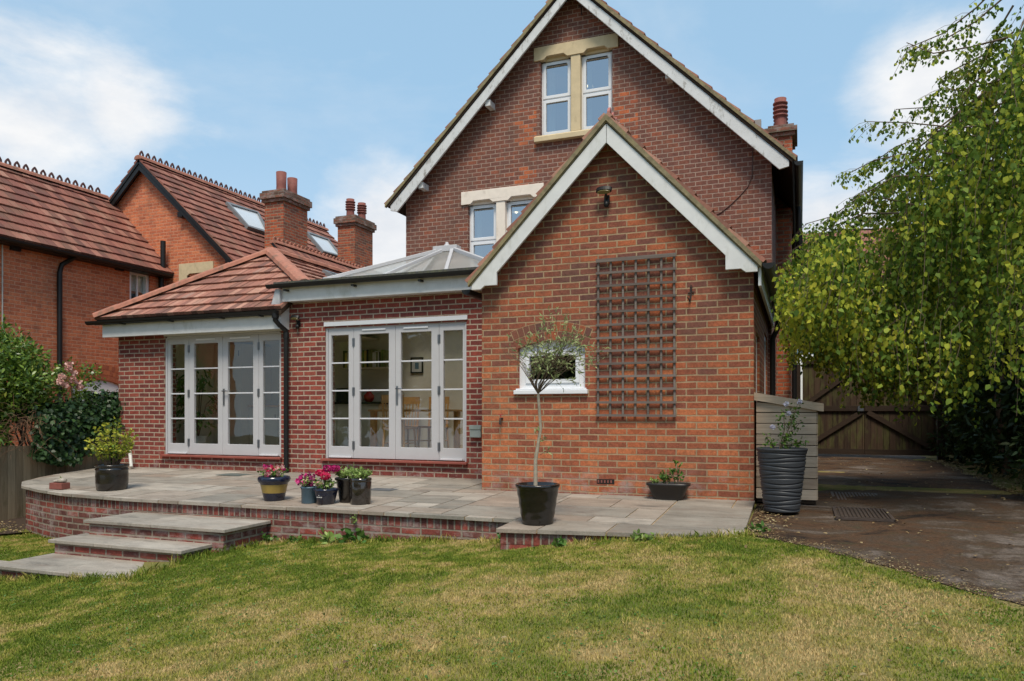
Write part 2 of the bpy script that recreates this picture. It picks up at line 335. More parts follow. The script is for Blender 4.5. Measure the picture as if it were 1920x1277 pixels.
L['fl_white'] = leaf_mat('white_petal', [(0, (.55, .52, .66)), (1, (.75, .74, .8))], .6, .3)
L['litter'] = leaf_mat('fallen_leaf', [(0, (.10, .06, .03)), (.5, (.24, .16, .07)), (1, (.42, .36, .20))], .8, .1)
L['dead'] = leaf_mat('dead_twig', [(0, (.10, .05, .03)), (1, (.24, .14, .08))], .9, .1)

# ------------------------------------------------------------ mesh helpers
def tag(o, label=None, cat=None, group=None, kind=None):
    for k, v in (('label', label), ('category', cat), ('group', group), ('kind', kind)):
        if v: o[k] = v
    return o
def empty(name, loc, label, cat, group=None, rz=0):
    o = bpy.data.objects.new(name, None); col.objects.link(o); o.location = loc; o.rotation_euler = (0, 0, rz)
    o.empty_display_size = .1
    return tag(o, label, cat, group)
def link_mesh(name, me, mat, parent=None, label=None):
    o = bpy.data.objects.new(name, me); col.objects.link(o)
    for m in (mat if isinstance(mat, (list, tuple)) else [mat]): me.materials.append(m)
    if parent is not None:
        o.parent = parent        # meshes are written in world coordinates; only a thing's Empty has a transform
        if parent.type == 'EMPTY': o.matrix_parent_inverse = (Matrix.Translation(parent.location) @ parent.rotation_euler.to_matrix().to_4x4()).inverted()
    if label: o['label'] = label
    return o
class MB:
    def __init__(s): s.v = []; s.f = []; s.mi = []; s.sm = []
    def add(s, vs, fs, mi=0, sm=False):
        b = len(s.v); s.v += [tuple(x) for x in vs]; s.f += [tuple(b+i for i in f) for f in fs]; s.mi += [mi]*len(fs); s.sm += [sm]*len(fs); return s
    def box(s, a, b, mi=0):
        x0, x1 = sorted((a[0], b[0])); y0, y1 = sorted((a[1], b[1])); z0, z1 = sorted((a[2], b[2]))
        return s.add([(x0, y0, z0), (x1, y0, z0), (x1, y1, z0), (x0, y1, z0), (x0, y0, z1), (x1, y0, z1), (x1, y1, z1), (x0, y1, z1)],
                     [(0, 3, 2, 1), (4, 5, 6, 7), (0, 1, 5, 4), (1, 2, 6, 5), (2, 3, 7, 6), (3, 0, 4, 7)], mi)
    def prism(s, loops, O, U, V, W, mi=0):
        """extrude 2D loops (outer, hole, ...) given in (U,V) about O by vector W"""
        O, U, V, W = map(Vector, (O, U, V, W))
        flat = [p for l in loops for p in l]; pts = [O+U*p[0]+V*p[1] for p in flat]
        tris = tessellate_polygon([[Vector((p[0], p[1], 0)) for p in l] for l in loops])
        n = len(pts); fs = []
        flipn = U.cross(V).dot(W) > 0
        for t in tris:
            a = [flat[i] for i in t]
            ar = (a[1][0]-a[0][0])*(a[2][1]-a[0][1])-(a[1][1]-a[0][1])*(a[2][0]-a[0][0])
            if abs(ar) < 1e-12: continue
            t = tuple(t) if (ar > 0) != flipn else tuple(reversed(t))
            fs.append(t); fs.append(tuple(i+n for i in reversed(t)))
        b = 0
        for li, l in enumerate(loops):
            k = len(l); ar = sum(l[i][0]*l[(i+1) % k][1]-l[(i+1) % k][0]*l[i][1] for i in range(k))
            fl = (ar > 0) == flipn
            if li > 0: fl = (ar < 0) == flipn
            for i in range(k):
                q = (b+i, b+(i+1) % k, b+(i+1) % k+n, b+i+n); fs.append(q if fl else q[::-1])
            b += k
        return s.add(pts+[p+W for p in pts], fs, mi)
    def bar(s, a, b, w, d, up=(0, 0, 1), mi=0):
        a, b = Vector(a), Vector(b); t = (b-a).normalized(); up = Vector(up); x = t.cross(up)
        if x.length < 1e-4: x = t.cross(Vector((0, 1, 0)))
        x.normalize(); y = x.cross(t); x *= w/2; y *= d/2
        vs = [a-x-y, a+x-y, a+x+y, a-x+y, b-x-y, b+x-y, b+x+y, b-x+y]
        return s.add(vs, [(0, 1, 2, 3), (7, 6, 5, 4), (0, 4, 5, 1), (1, 5, 6, 2), (2, 6, 7, 3), (3, 7, 4, 0)], mi)
    def tube(s, path, r, seg=8, mi=0, cap=True):
        path = [Vector(p) for p in path]; n = len(path); rs = r if isinstance(r, (list, tuple)) else [r]*n
        vs = []; ref = None
        for i, p in enumerate(path):
            t = (path[min(i+1, n-1)]-path[max(i-1, 0)]).normalized()
            if ref is None: ref = t.orthogonal().normalized()
            x = (ref-t*ref.dot(t)); x = x.normalized() if x.length > 1e-5 else t.orthogonal().normalized(); ref = x; y = t.cross(x)
            for k in range(seg):
                a = 2*math.pi*k/seg; vs.append(p+(x*math.cos(a)+y*math.sin(a))*rs[i])
        fs = [(i*seg+k, i*seg+(k+1) % seg, (i+1)*seg+(k+1) % seg, (i+1)*seg+k) for i in range(n-1) for k in range(seg)]
        s.add(vs, fs, mi, True)
        if cap: s.add([vs[k] for k in range(seg)], [tuple(reversed(range(seg)))], mi); s.add(vs[-seg:], [tuple(range(seg))], mi)
        return s
    def lathe(s, prof, c, seg=40, mi=0, fn=None, sm=True):
        vs = []; n = len(prof)
        for i, (r, z) in enumerate(prof):
            for k in range(seg):
                a = 2*math.pi*k/seg; rr, zz = (r, z) if fn is None else fn(r, z, a)
                vs.append((c[0]+rr*math.cos(a), c[1]+rr*math.sin(a), c[2]+zz))
        fs = [(i*seg+k, i*seg+(k+1) % seg, (i+1)*seg+(k+1) % seg, (i+1)*seg+k) for i in range(n-1) for k in range(seg)]
        return s.add(vs, fs, mi, sm)
    def build(s, name, mat, parent=None, label=None, bevel=0):
        me = bpy.data.meshes.new(name); me.from_pydata(s.v, [], s.f)
        me.polygons.foreach_set('material_index', s.mi); me.polygons.foreach_set('use_smooth', s.sm); me.update()
        o = link_mesh(name, me, mat, parent, label)
        if bevel:
            b = o.modifiers.new('bevel', 'BEVEL'); b.width = bevel; b.segments = 2; b.limit_method = 'ANGLE'; b.angle_limit = R(50)
        return o

def clip_convex(poly, clip):
    """Sutherland-Hodgman; clip is a CCW convex polygon"""
    out = poly
    for i in range(len(clip)):
        a, b = clip[i], clip[(i+1) % len(clip)]; inp, out = out, []
        if not inp: return []
        f = lambda p: (b[0]-a[0])*(p[1]-a[1])-(b[1]-a[1])*(p[0]-a[0])
        for j in range(len(inp)):
            p, q = inp[j], inp[(j+1) % len(inp)]; fp, fq = f(p), f(q)
            if fp >= 0: out.append(p)
            if (fp >= 0) != (fq >= 0):
                t = fp/(fp-fq); out.append((p[0]+(q[0]-p[0])*t, p[1]+(q[1]-p[1])*t))
    return out
def ccw(poly):
    a = sum(poly[i][0]*poly[(i+1) % len(poly)][1]-poly[(i+1) % len(poly)][0]*poly[i][1] for i in range(len(poly)))
    return poly if a > 0 else poly[::-1]
def tiles(mb, pts3, eave_dir, tw=.21, g=.28, th=.028, rnd=None):
    """clay tiles over the planar roof polygon pts3; eave_dir runs level along the eaves"""
    rnd = rnd or random.Random(3)
    pts = [Vector(p) for p in pts3]; U = Vector(eave_dir).normalized()
    Nn = (pts[1]-pts[0]).cross(pts[2]-pts[0]).normalized()
    if Nn.z < 0: Nn = -Nn
    V = Nn.cross(U).normalized()
    if V.z < 0: V = -V; 
    O = pts[0]; poly = ccw([((p-O).dot(U), (p-O).dot(V)) for p in pts])
    u0, u1 = min(p[0] for p in poly), max(p[0] for p in poly); v0, v1 = min(p[1] for p in poly), max(p[1] for p in poly)
    k = 0; v = v0-.02
    while v < v1:
        u = u0-tw*(.5 if k % 2 else 1.0)
        while u < u1:
            rc = [(u+.004, v), (u+tw-.004, v), (u+tw-.004, v+g), (u+.004, v+g)]
            c = clip_convex(rc, poly)
            if len(c) >= 3:
                j = rnd.uniform(-.003, .004); n = len(c); tl = rnd.uniform(-.004, .004)
                top = [O+U*p[0]+V*p[1]+Nn*(th*(1-(p[1]-v)/g)+.012+j+tl*(p[0]-u)/tw) for p in c]
                bot = [O+U*p[0]+V*p[1]-Nn*.01 for p in c]
                right = U.cross(V).dot(Nn) > 0
                f1 = tuple(range(n)) if right else tuple(reversed(range(n)))
                sd_ = [((i+1) % n, i, i+n, (i+1) % n+n) for i in range(n)]
                mb.add(top+bot, [f1]+(sd_ if right else [q[::-1] for q in sd_]))
            u += tw
        v += g; k += 1
    return O, U, V, Nn
def hip_cover(mb, a, b, w=.26, h=.09, seg=.42, rnd=random.Random(5)):
    """half-round ridge tiles along a-b"""
    a, b = Vector(a), Vector(b); L_ = (b-a).length; t = (b-a)/L_; x = t.cross(Vector((0, 0, 1))).normalized(); y = x.cross(t)
    n = max(1, round(L_/seg)); 
    for i in range(n):
        p = a+t*(L_*i/n); q = a+t*(L_*(i+1)/n+.012); vs = []
        jj = rnd.uniform(0, .006)
        for pt, sc2 in ((p, 1.0), (q, 1.045)):
            for k in range(7):
                an = math.pi*k/6; vs.append(pt+x*(math.cos(an)*w/2*sc2)+y*((math.sin(an)**.8)*h*sc2-.04+jj))
        mb.add(vs, [(k, k+1, k+8, k+7) for k in range(6)], 0)
        mb.add(vs, [tuple(reversed(range(7)))], 0); mb.add(vs, [tuple(range(7, 14))], 0)

def leaf_mesh(name, P, axis, size, mats, mi=None, ratio=.62, parent=None, nrm=None, fold=.12, wide=.35, label=None, extra=None):
    """one hexagonal leaf per row of P pointing along axis"""
    n = len(P); P = np.asarray(P, float); A = np.asarray(axis, float); A /= np.linalg.norm(A, axis=1)[:, None]+1e-9
    Nr = RNG.normal(size=(n, 3)) if nrm is None else np.asarray(nrm, float)+RNG.normal(size=(n, 3))*.45
    S = np.cross(A, Nr); S /= np.linalg.norm(S, axis=1)[:, None]+1e-9; Q = np.cross(S, A)
    sz = (np.ones(n)*size if np.isscalar(size) else np.asarray(size))[:, None]
    w = ratio*.5
    shp = [(0, 0, 0), (wide, w, fold), (.72, w*.62, fold*.6), (1, 0, -.08), (.72, -w*.62, fold*.6), (wide, -w, fold)]
    V = np.stack([P+A*sz*a+S*sz*b+Q*sz*c for a, b, c in shp], 1).reshape(-1, 3)
    me = bpy.data.meshes.new(name); me.vertices.add(n*6); me.vertices.foreach_set('co', V.ravel())
    me.loops.add(n*6); me.loops.foreach_set('vertex_index', np.arange(n*6)); me.polygons.add(n)
    me.polygons.foreach_set('loop_start', np.arange(n)*6); me.polygons.foreach_set('loop_total', np.full(n, 6))
    if mi is not None: me.polygons.foreach_set('material_index', np.asarray(mi, np.int32))
    me.update(calc_edges=True); 
    return link_mesh(name, me, mats, parent, label)
def clumps(n, clear, radius, per, shell=.5, spread=None):
    """per leaves around each of n clump centres given by clear(n)->(n,3); returns positions and outward axes"""
    C = clear(n); rr = radius*RNG.uniform(.6, 1.3, size=(n, 1)); D = RNG.normal(size=(n, per, 3)); D /= np.linalg.norm(D, axis=2)[:, :, None]
    rad = RNG.uniform(shell, 1, size=(n, per, 1))
    P = C[:, None, :]+D*rad*rr[:, None, :]*(np.array(spread if spread else (1, 1, 1)))
    A = D+RNG.normal(size=D.shape)*.5+np.array((0, 0, -.15))
    return P.reshape(-1, 3), A.reshape(-1, 3), D.reshape(-1, 3)
# ============================================================ THE BRICK HOUSE
YG, YM, YH = 8.5, 9.6, 12.5            # planes of the gabled wing, the new extension and the main rear wall
house = empty('brick_house', (-3.7, 12.5, -.95), 'large red brick house with steep gables and low extensions behind the patio', 'house')
X, Yv, Z = Vector((1, 0, 0)), Vector((0, 1, 0)), Vector((0, 0, 1))
def rect(x0, z0, x1, z1): return [(x0, z0), (x1, z0), (x1, z1), (x0, z1)]
def wallY(loops, Y, th, name, mat, par): 
    return MB().prism(loops, (0, Y, 0), X, Z, Yv*th).build(name, mat, par)
def wallX(loops, Xp, th, name, mat, par):
    return MB().prism(loops, (Xp, 0, 0), Yv, Z, X*th).build(name, mat, par)

# ---- gabled wing
XL, XR, XC = -3.68, -.47, -2.06
wx0, wx1 = XY(971, YG), XY(1097, YG); wz0 = onY(1035, 739, YG).z; wz1 = onY(1035, 652, YG).z; arch = .085
wc = (wx0+wx1)/2
def archpts(x0, x1, z, h, n=14): return [(x1-(x1-x0)*i/n, z+h*(1-((2*i/n)-1)**2)) for i in range(n+1)]
hole = [(wx0, wz0), (wx1, wz0)]+archpts(wx0, wx1, wz1, arch)
zb = -1.25
wallY([[(XL, zb), (XR, zb), (XR, 1.60), (XC, 3.25), (XL, 1.60)], hole], YG, .22, 'wall', M['brick_gable'], house)
sw = (8.95, 9.75, .10, .95); sdoor = (11.1, 12.0, -.95, 1.15)
wallX([[(YG+.22, zb), (YH, zb), (YH, 1.6), (YG+.22, 1.6)], rect(sw[0], sw[2], sw[1], sw[3]), [(sdoor[0], -1.0), (sdoor[1], -1.0), (sdoor[1], sdoor[3]), (sdoor[0], sdoor[3])]], XR-.22, .22, 'wall', M['brick_gable'], house)
wallX([[(YG+.22, zb), (YH, zb), (YH, 1.6), (YG+.22, 1.6)]], XL, .22, 'wall', M['brick_gable'], house)
# side window and door of the wing
w_ = MB().prism([rect(sw[0], sw[2], sw[1], sw[3]), rect(sw[0]+.07, sw[2]+.07, sw[1]-.07, sw[3]-.07)], (XR-.10, 0, 0), Yv, Z, X*.07).build('window', M['upvc'], house, bevel=.004)
MB().box((XR-.07, sw[0]+.06, sw[2]+.06), (XR-.06, sw[1]-.06, sw[3]-.06)).build('pane', M['glass_up'], w_)
MB().box((XR-.08, sw[0]-.05, sw[2]-.04), (XR+.05, sw[1]+.05, sw[2])).build('sill', M['upvc'], w_, bevel=.004)
d_ = MB().prism([rect(sdoor[0], -.94, sdoor[1], sdoor[3]), rect(sdoor[0]+.08, -.90, sdoor[1]-.08, sdoor[3]-.08)], (XR-.10, 0, 0), Yv, Z, X*.08).build('side_door_frame', M['upvc'], house, bevel=.004)
MB().box((XR-.09, sdoor[0]+.08, -.90), (XR-.05, sdoor[1]-.08, sdoor[3]-.08)).build('side_door', M['gate_dark'], house)
# small arched window
f = MB(); ins = .075
outer = [(wx0, wz0+.05), (wx1, wz0+.05)]+archpts(wx0, wx1, wz1, arch)
f.prism([outer, rect(wx0+.09, wz0+.14, wx1-.09, wz1-.05)], (0, YG+.06, 0), X, Z, Yv*.07)
f.prism([rect(wx0+.085, wz0+.135, wx1-.085, wz1-.045), rect(wx0+.13, wz0+.18, wx1-.13, wz1-.09)], (0, YG+.045, 0), X, Z, Yv*.05)
wn = f.build('window', M['upvc'], house, bevel=.005)
MB().box((wx0+.12, YG+.10, wz0+.17), (wx1-.12, YG+.108, wz1-.08)).build('pane', M['glass'], wn)
MB().box((wx0-.04, YG-.05, wz0), (wx1+.04, YG+.12, wz0+.05)).box((wx0-.02, YG-.025, wz0+.05), (wx1+.02, YG+.10, wz0+.07)).build('sill', M['upvc'], wn, bevel=.006)
f = MB().box((wx0-.2, YG+.5, wz0-.3), (wx1+.2, YG+.52, wz1+.3)); f.build('dark_room_sheet', M['dark'], wn)  # near-black sheet standing in for the unlit room behind the pane
# brick arch of two rings: wedge bricks standing on a segmental curve
mb = MB(); half = (wx1-wx0)/2; Rr = (half**2+arch**2)/(2*arch); cz = wz1+arch-Rr
for ring, (r0, r1) in enumerate(((Rr+.004, Rr+.108), (Rr+.118, Rr+.222))):
    a1 = math.asin(min(1, (half+.02+.03*ring)/r0)); nb = round(2*a1*r0/.073)
    for i in range(nb):
        g = .004/r0; t0 = -a1+2*a1*i/nb+g; t1 = -a1+2*a1*(i+1)/nb-g
        mb.add([(wc+math.sin(t)*r, YG-.004+dy, cz+math.cos(t)*r) for dy in (0, .05) for (t, r) in ((t0, r0), (t1, r0), (t1, r1), (t0, r1))],
               [(0, 1, 2, 3)[::1], (4, 7, 6, 5), (0, 4, 5, 1), (1, 5, 6, 2), (2, 6, 7, 3), (3, 7, 4, 0)])
m_, Nn = newmat('arch_brick'); g_ = Nn.n('ShaderNodeNewGeometry')
c_ = Nn.ramp(g_.outputs['Random Per Island'], [(0, (.12, .06, .048)), (.5, (.19, .075, .05)), (1, (.30, .085, .04))])
c_ = Nn.mix(.5, c_, Nn.ramp(Nn.noise(g_.outputs['Position'], 50, 5, .7), [(.3, .3), (.7, .75)]), 'OVERLAY')
Nn.out(Nn.bsdf(c_, .85, 0, Nn.bump(Nn.noise(g_.outputs['Position'], 55), .006, .7), .2)); M['arch_brick'] = m_
mb.build('arch', m_, house)
# mortar bed behind the arch
a1 = math.asin((half+.05)/(Rr+.1)); n = 16
lo = [(wc+math.sin(-a1+2*a1*i/n)*(Rr+.002), cz+math.cos(-a1+2*a1*i/n)*(Rr+.002)) for i in range(n+1)]
hi = [(wc+math.sin(a1-2*a1*i/n)*(Rr+.228), cz+math.cos(a1-2*a1*i/n)*(Rr+.228)) for i in range(n+1)]
MB().prism([lo+hi], (0, YG-.0015, 0), X, Z, Yv*.02).build('arch_mortar', plain('lime_mortar', (.34, .235, .13), .95, var=.25, sc_=20), house)
# air brick
p0, p1 = onY(1119, 898, YG), onY(1152, 908, YG)
ab = MB().box((p0.x, YG-.003, p1.z), (p1.x, YG+.01, p0.z)); 
for i in range(5):
    xx = p0.x+.012+i*(p1.x-p0.x-.02)/5; ab.box((xx, YG-.008, p1.z+.012), (xx+.018, YG-.003, p0.z-.01), 1)
ab.build('air_brick', [M['dark'], M['terracotta']], house)

# ---- roof of the gabled wing
def gable_roof(xc, za, xl, xr, ze, y0, y1, tm, par, slabmat, tw=.2, g=.27, under=.07):
    for sx, xe in ((-1, xl), (1, xr)):
        e0, e1, r0, r1 = Vector((xe, y0, ze)), Vector((xe, y1, ze)), Vector((xc, y0, za)), Vector((xc, y1, za))
        mb = MB(); tiles(mb, [e0, e1, r1, r0], (0, 1, 0), tw, g); mb.build('roof', tm, par)
        nn = Vector((sx*(za-ze), 0, abs(xe-xc))).normalized()
        MB().prism([[(xe, ze), (xc, za), (xc-nn.x*0, za-under*1.2), (xe-nn.x*under, ze-nn.z*under)]], (0, y0+.012, 0), X, Z, Yv*(y1-y0-.03)).build('roof_boarding', slabmat, par)
yf = 8.30
gable_roof(XC, 3.40, -3.80, -.36, 1.60, yf, YH, M['tile_own'], house, M['verge'])
def barge(xc, za, xl, xr, ze, y, d, th, mat, name, par, foot=None, gap=.05):
    """white boards under the verge: za/ze measured at the underside of the tiles"""
    for s, xe in ((-1, xl), (1, xr)):
        sl = (za-ze)/abs(xe-xc); k = math.sqrt(1+sl*sl)
        pts = [(xc+s*.003, za), (xe, ze), (xe, ze-d*.72), (xe-s*.14, ze-d*.95), (xc+s*.003, za-d*k)]
        if foot: pts = [(xc+s*.003, za), (xe, ze), (xe, ze-foot), (xe-s*.12, ze-foot), (xe-s*.17, ze-foot+.04), (xe-s*.33, ze-foot+.04), (xe-s*.33, ze+.33*sl-d*k), (xc+s*.003, za-d*k)]
        MB().prism([pts], (0, y, 0), X, Z, Yv*th).build(name, mat, par, bevel=.004)
barge(XC, 3.30, -3.74, -.42, 1.57, yf+.02, .150, .035, M['white'], 'bargeboard', house, foot=.065)
# mossy mortar strip under the verge tiles
for s, xe in ((-1, -3.78), (1, -.38)):
    MB().prism([[(XC, 3.405), (xe, 1.605), (xe, 1.545), (XC, 3.335)]], (0, yf-.005, 0), X, Z, Yv*.06).build('verge', M['verge'], house)
hp = MB(); hip_cover(hp, (XC, yf+.06, 3.40), (XC, YH, 3.40), .17, .07); hp.build('ridge_tiles', M['ridge'], house)
def crest(mb, a, b, n, h=.11, w=.13, th=.03):
    a, b = Vector(a), Vector(b); t = (b-a)/n; d = t.normalized(); nn = d.cross(Z).normalized()
    for i in range(n):
        c = a+t*(i+.5)
        o = [(-w/2, 0), (w/2, 0), (w/2*.95, h*.45), (w*.22, h*.85), (0, h*1.05), (-w*.22, h*.85), (-w/2*.95, h*.45)]
        q = [(-w*.25, h*.12), (w*.25, h*.12), (w*.2, h*.45), (0, h*.7), (-w*.2, h*.45)]
        mb.prism([o, q], c-nn*th/2, d, Z, nn*th)
cr = MB(); crest(cr, (XC, yf+.1, 3.44), (XC, YH, 3.44), 26, .10, .12); cr.build('ridge_crest', plain('pink_red_crest_tile', (.36, .13, .11), .8, var=.3), house)
# gutters of the wing
def gutter(mb, a, b, r=.055):
    a, b = Vector(a), Vector(b); t = (b-a).normalized(); x = t.cross(Z).normalized(); n = 7; vs = []
    for p in (a, b):
        for rr in (r, r-.006):
            for k in range(n): an = math.pi*k/(n-1); vs.append(p-x*math.cos(an)*rr-Z*math.sin(an)*rr*1.05)
    q = 2*n; fs = [(k, k+1, k+1+q, k+q) for k in range(n-1)]+[(n+k+1, n+k, n+k+q, n+k+1+q) for k in range(n-1)]
    fs += [(0, q, q+n, n), (n-1, 2*n-1, 2*n-1+q, n-1+q)]; mb.add(vs, fs)
    for p in (a, b): mb.add([p-x*math.cos(math.pi*k/(n-1))*r-Z*math.sin(math.pi*k/(n-1))*r*1.05 for k in range(n)], [tuple(range(n))])
g = MB(); gutter(g, (-.31, 8.27, 1.58), (-.31, YH, 1.56), .062); g.build('gutter', M['black'], house)
MB().box((-.415, 8.36, 1.36), (-.385, YH, 1.56)).build('fascia', M['white'], house)
MB().tube([(-.31, 12.2, 1.5), (-.33, 12.22, 1.3), (-.40, 12.25, 1.15), (-.40, 12.25, -.9)], .04).build('downpipe', M['black'], house)
g = MB(); gutter(g, (-3.86, 8.42, 1.53), (-3.86, 9.2, 1.53), .06); g.build('gutter', M['black'], house)

# ---- main house
HX0, HX1, HC = -6.98, -.42, -3.66; ze, za = 3.98, 7.42; sl = (za-ze)/3.53
def sloped(x): return za-.06-abs(x-HC)*sl
def px(u, v, Y=YH): p = onY(u, v, Y); return p.x, p.z
u1, u2, u3, u4 = XY(1013, YH), XY(1071, YH), XY(1088, YH), XY(1148, YH)
ut, ub = onY(1040, 110, YH).z, onY(1040, 252, YH).z+.0
l1, l2, l3, l4 = XY(877, YH), XY(931, YH), XY(947, YH), XY(1008, YH)
lt, lb = onY(905, 381, YH).z, onY(905, 381, YH).z-(ut-ub)
wtop = [(HX0, -1.3), (HX1, -1.3), (HX1, sloped(HX1)-.03), (HC, za-.1), (HX0, sloped(HX0)-.03)]
wallY([wtop, rect(u1, ub, u2, ut+.06), rect(u3, ub, u4, ut+.06), rect(l1, lb, l2, lt+.06), rect(l3, lb, l4, lt+.06)], YH, .25, 'wall', M['brick_main'], house)
YB = 20.0
wallX([rect(YH+.25, -1.3, YB, 3.9)], HX0, .25, 'wall', M['brick_main'], house)
wallX([rect(YH+.25, -1.3, YB, 3.9)], HX1-.25, .25, 'wall', M['brick_main'], house)
wallY([[(HX0, -1.3), (HX1, -1.3), (HX1, sloped(HX1)-.03), (HC, za-.1), (HX0, sloped(HX0)-.03)]], YB, .2, 'wall', M['brick_main'], house)
MB().box((HX0+.26, YH+.26, 1.75), (HX1-.26, YB, 1.85)).box((HX0+.26, YH+.26, 4.0), (HX1-.26, YB, 4.1)).box((HX0+.26, YH+2.2, -1), (HX1-.26, YH+2.3, 5.5)).build('inner_floors', plain('dim_plaster', (.28, .27, .26), .9), house)
gable_roof(HC, za+.02, HC-3.60, HC+3.60, ze-.07, YH-.30, YB+.2, M['tile_own'], house, M['gate_dark'], .22, .3, .08)
def old_barge(mat):
    barge(HC, za-.10, HC-3.50, HC+3.50, ze-.09, YH-.27, .13, .04, mat, 'bargeboard', house)
old_barge(M['white_old'])
for s in (-1, 1):
    MB().prism([[(HC, za+.03), (HC+s*3.6, ze-.06), (HC+s*3.6, ze-.12), (HC, za-.05)]], (0, YH-.31, 0), X, Z, Yv*.07).build('verge', M['verge'], house)
# purlin ends poking out under the bargeboards
for (u, v) in ((912, 190), (786, 345), (1252, 137), (1420, 267)):
    p = onY(u, v, YH-.28)
    MB().box((p.x-.05, YH-.225, p.z-.06), (p.x+.05, YH+.02, p.z+.05)).build('purlin_end', M['white_old'], house, bevel=.006)
g = MB(); gutter(g, (-.02, YH-.3, ze-.13), (-.02, YB, ze-.16), .065); g.build('gutter', M['black'], house)
# chimney breast and stack on the right flank
MB().box((HX1-.05, 14.9, -1.3), (-.16, 16.2, 3.85)).build('chimney_breast', M['brick_stack'], house)
MB().tube([(-.03, 14.5, 3.75), (.02, 14.6, 2.75), (-.1, 14.7, 2.5), (-.1, 14.7, -.9)], .045).build('downpipe', M['black'], house)
st = MB().box((-.55, 15.2, 3.6), (-.14, 16.0, 5.3)).build('chimney', M['brick_stack'], house)
MB().box((-.60, 15.15, 5.3), (-.09, 16.05, 5.37)).box((-.64, 15.11, 5.37), (-.05, 16.09, 5.46)).box((-.58, 15.17, 5.46), (-.11, 16.03, 5.52)).build('chimney_cap', M['brick_cap'], st)
def pot(c, h, r, mat, par, rings=True):
    pr = [(r*1.05, 0), (r*.95, .06), (r*.9, h*.35)]
    if rings:
        for i in range(4): z0 = h*(.42+.13*i); pr += [(r*.88, z0), (r*1.15, z0+.01), (r*1.15, z0+h*.06), (r*.88, z0+h*.07)]
    pr += [(r*.95, h), (r*.8, h), (r*.78, h*.6), (.001, h*.55)]
    return MB().lathe(pr, c, 20).build('chimney_pot', mat, par)
pot((-.36, 15.45, 5.5), .62, .12, M['terracotta'], st); pot((-.36, 15.8, 5.5), .58, .12, M['terracotta'], st)

# ---- stone mullioned windows
def mullion_window(xs, zb_, zt, stone, lname, wide, sash_label):
    x1, x2, x3, x4 = xs; mb = MB(); e = wide; lh = .235
    # lintel with a stepped soffit over each light
    def low(a, b): w_ = (b-a); return [(a, zt), (a+.07, zt), (a+.13, zt+.055), (b-.13, zt+.055), (b-.07, zt), (b, zt)]
    top = zt+lh
    pts = [(x1-e, zt-.003)]+low(x1, x2)+low(x3, x4)+[(x4+e, zt-.003), (x4+e, top), (x1-e, top)]
    mb.prism([pts], (0, YH-.035, 0), X, Z, Yv*.26)
    lint = mb.build('lintel', stone, house, bevel=.006)
    MB().box((x2-.005, YH-.02, zb_-.0), (x3+.005, YH+.2, zt-.002)).build('mullion', stone, lint, bevel=.012)
    MB().prism([[(YH-.09, zb_-.12), (YH+.2, zb_-.12), (YH+.2, zb_), (YH-.03, zb_), (YH-.09, zb_-.035)]], (x1-e*.8, 0, 0), Yv, Z, X*(x4-x1+e*1.6)).build('sill', stone, lint, bevel=.006)
    for a, b in ((x1, x2), (x3, x4)):
        MB().box((a, YH+.06, zt), (b, YH+.2, zt+.06)).build('soffit', stone, lint)
        zt2 = zt-.01; zm = zb_+(zt2-zb_)*.5
        f = MB().prism([rect(a, zb_, b, zt2), rect(a+.035, zb_+.035, b-.035, zm-.018), rect(a+.035, zm+.018, b-.035, zt2-.035)], (0, YH+.085, 0), X, Z, Yv*.06)
        for (za_, zb2) in ((zb_+.03, zm-.012), (zm+.012, zt2-.03)):
            f.prism([rect(a+.03, za_, b-.03, zb2), rect(a+.085, za_+.055, b-.085, zb2-.055)], (0, YH+.068, 0), X, Z, Yv*.06)
        w_ = f.build('window', M['upvc'], house, bevel=.006)
        for (za_, zb2) in ((zb_+.03, zm-.012), (zm+.012, zt2-.03)):
            MB().box((a+.08, YH+.10, za_+.05), (b-.08, YH+.108, zb2-.05)).build('pane', M['glass_up'], w_)
        MB().box((a+.10, YH+.06, zt2-.083), (b-.10, YH+.07, zt2-.066)).build('trickle_vent', M['black'], w_)
mullion_window((u1, u2, u3, u4), ub, ut, M['stone_y'], 'upper', .11, None)
mullion_window((l1, l2, l3, l4), lb, lt, M['stone_p'], 'lower', .12, None)
# white curtain folds seen low in the attic window
for k, (xa, xb) in enumerate(((u1+.1, u1+.22), (u3+.08, u3+.16), (l1+.1, l1+.2))):
    z0_, z1_ = (ub+.02, ut-.02) if k < 2 else (lb, lt)
    cv = []; n = 12
    for i in range(n+1):
        xx = xa+(xb-xa)*i/n; cv.append((xx, YH+.20+.03*math.sin(i*1.9), z0_)); cv.append((xx, YH+.20+.03*math.sin(i*1.9+.4), z1_))
    MB().add(cv, [(2*i, 2*i+2, 2*i+3, 2*i+1) for i in range(n)], 0, True).build('curtain', M['offw'], house)
for (u, v, l) in ((1104, 160, 'small lit ceiling lamp glowing behind the right pane of the attic window'), (968, 396, 'warm lit ceiling lamp behind the right first floor window pane')):
    p = onY(u, v, YH+.9); t = empty('pendant_lamp', p, l, 'lamp')
    MB().lathe([(.02, .06), (.09, -.02), (.10, -.03), (.085, -.02), (.02, .05)], p, 16).build('lamp_shade', M['offw'], t)
    MB().lathe([(.001, -.05), (.028, -.03), (.03, 0), (.001, .04)], p, 12).build('bulb', M['bulb'], t)
    MB().tube([p+Z*.05, p+Z*.5], .006, 5).build('cord', M['offw'], t)

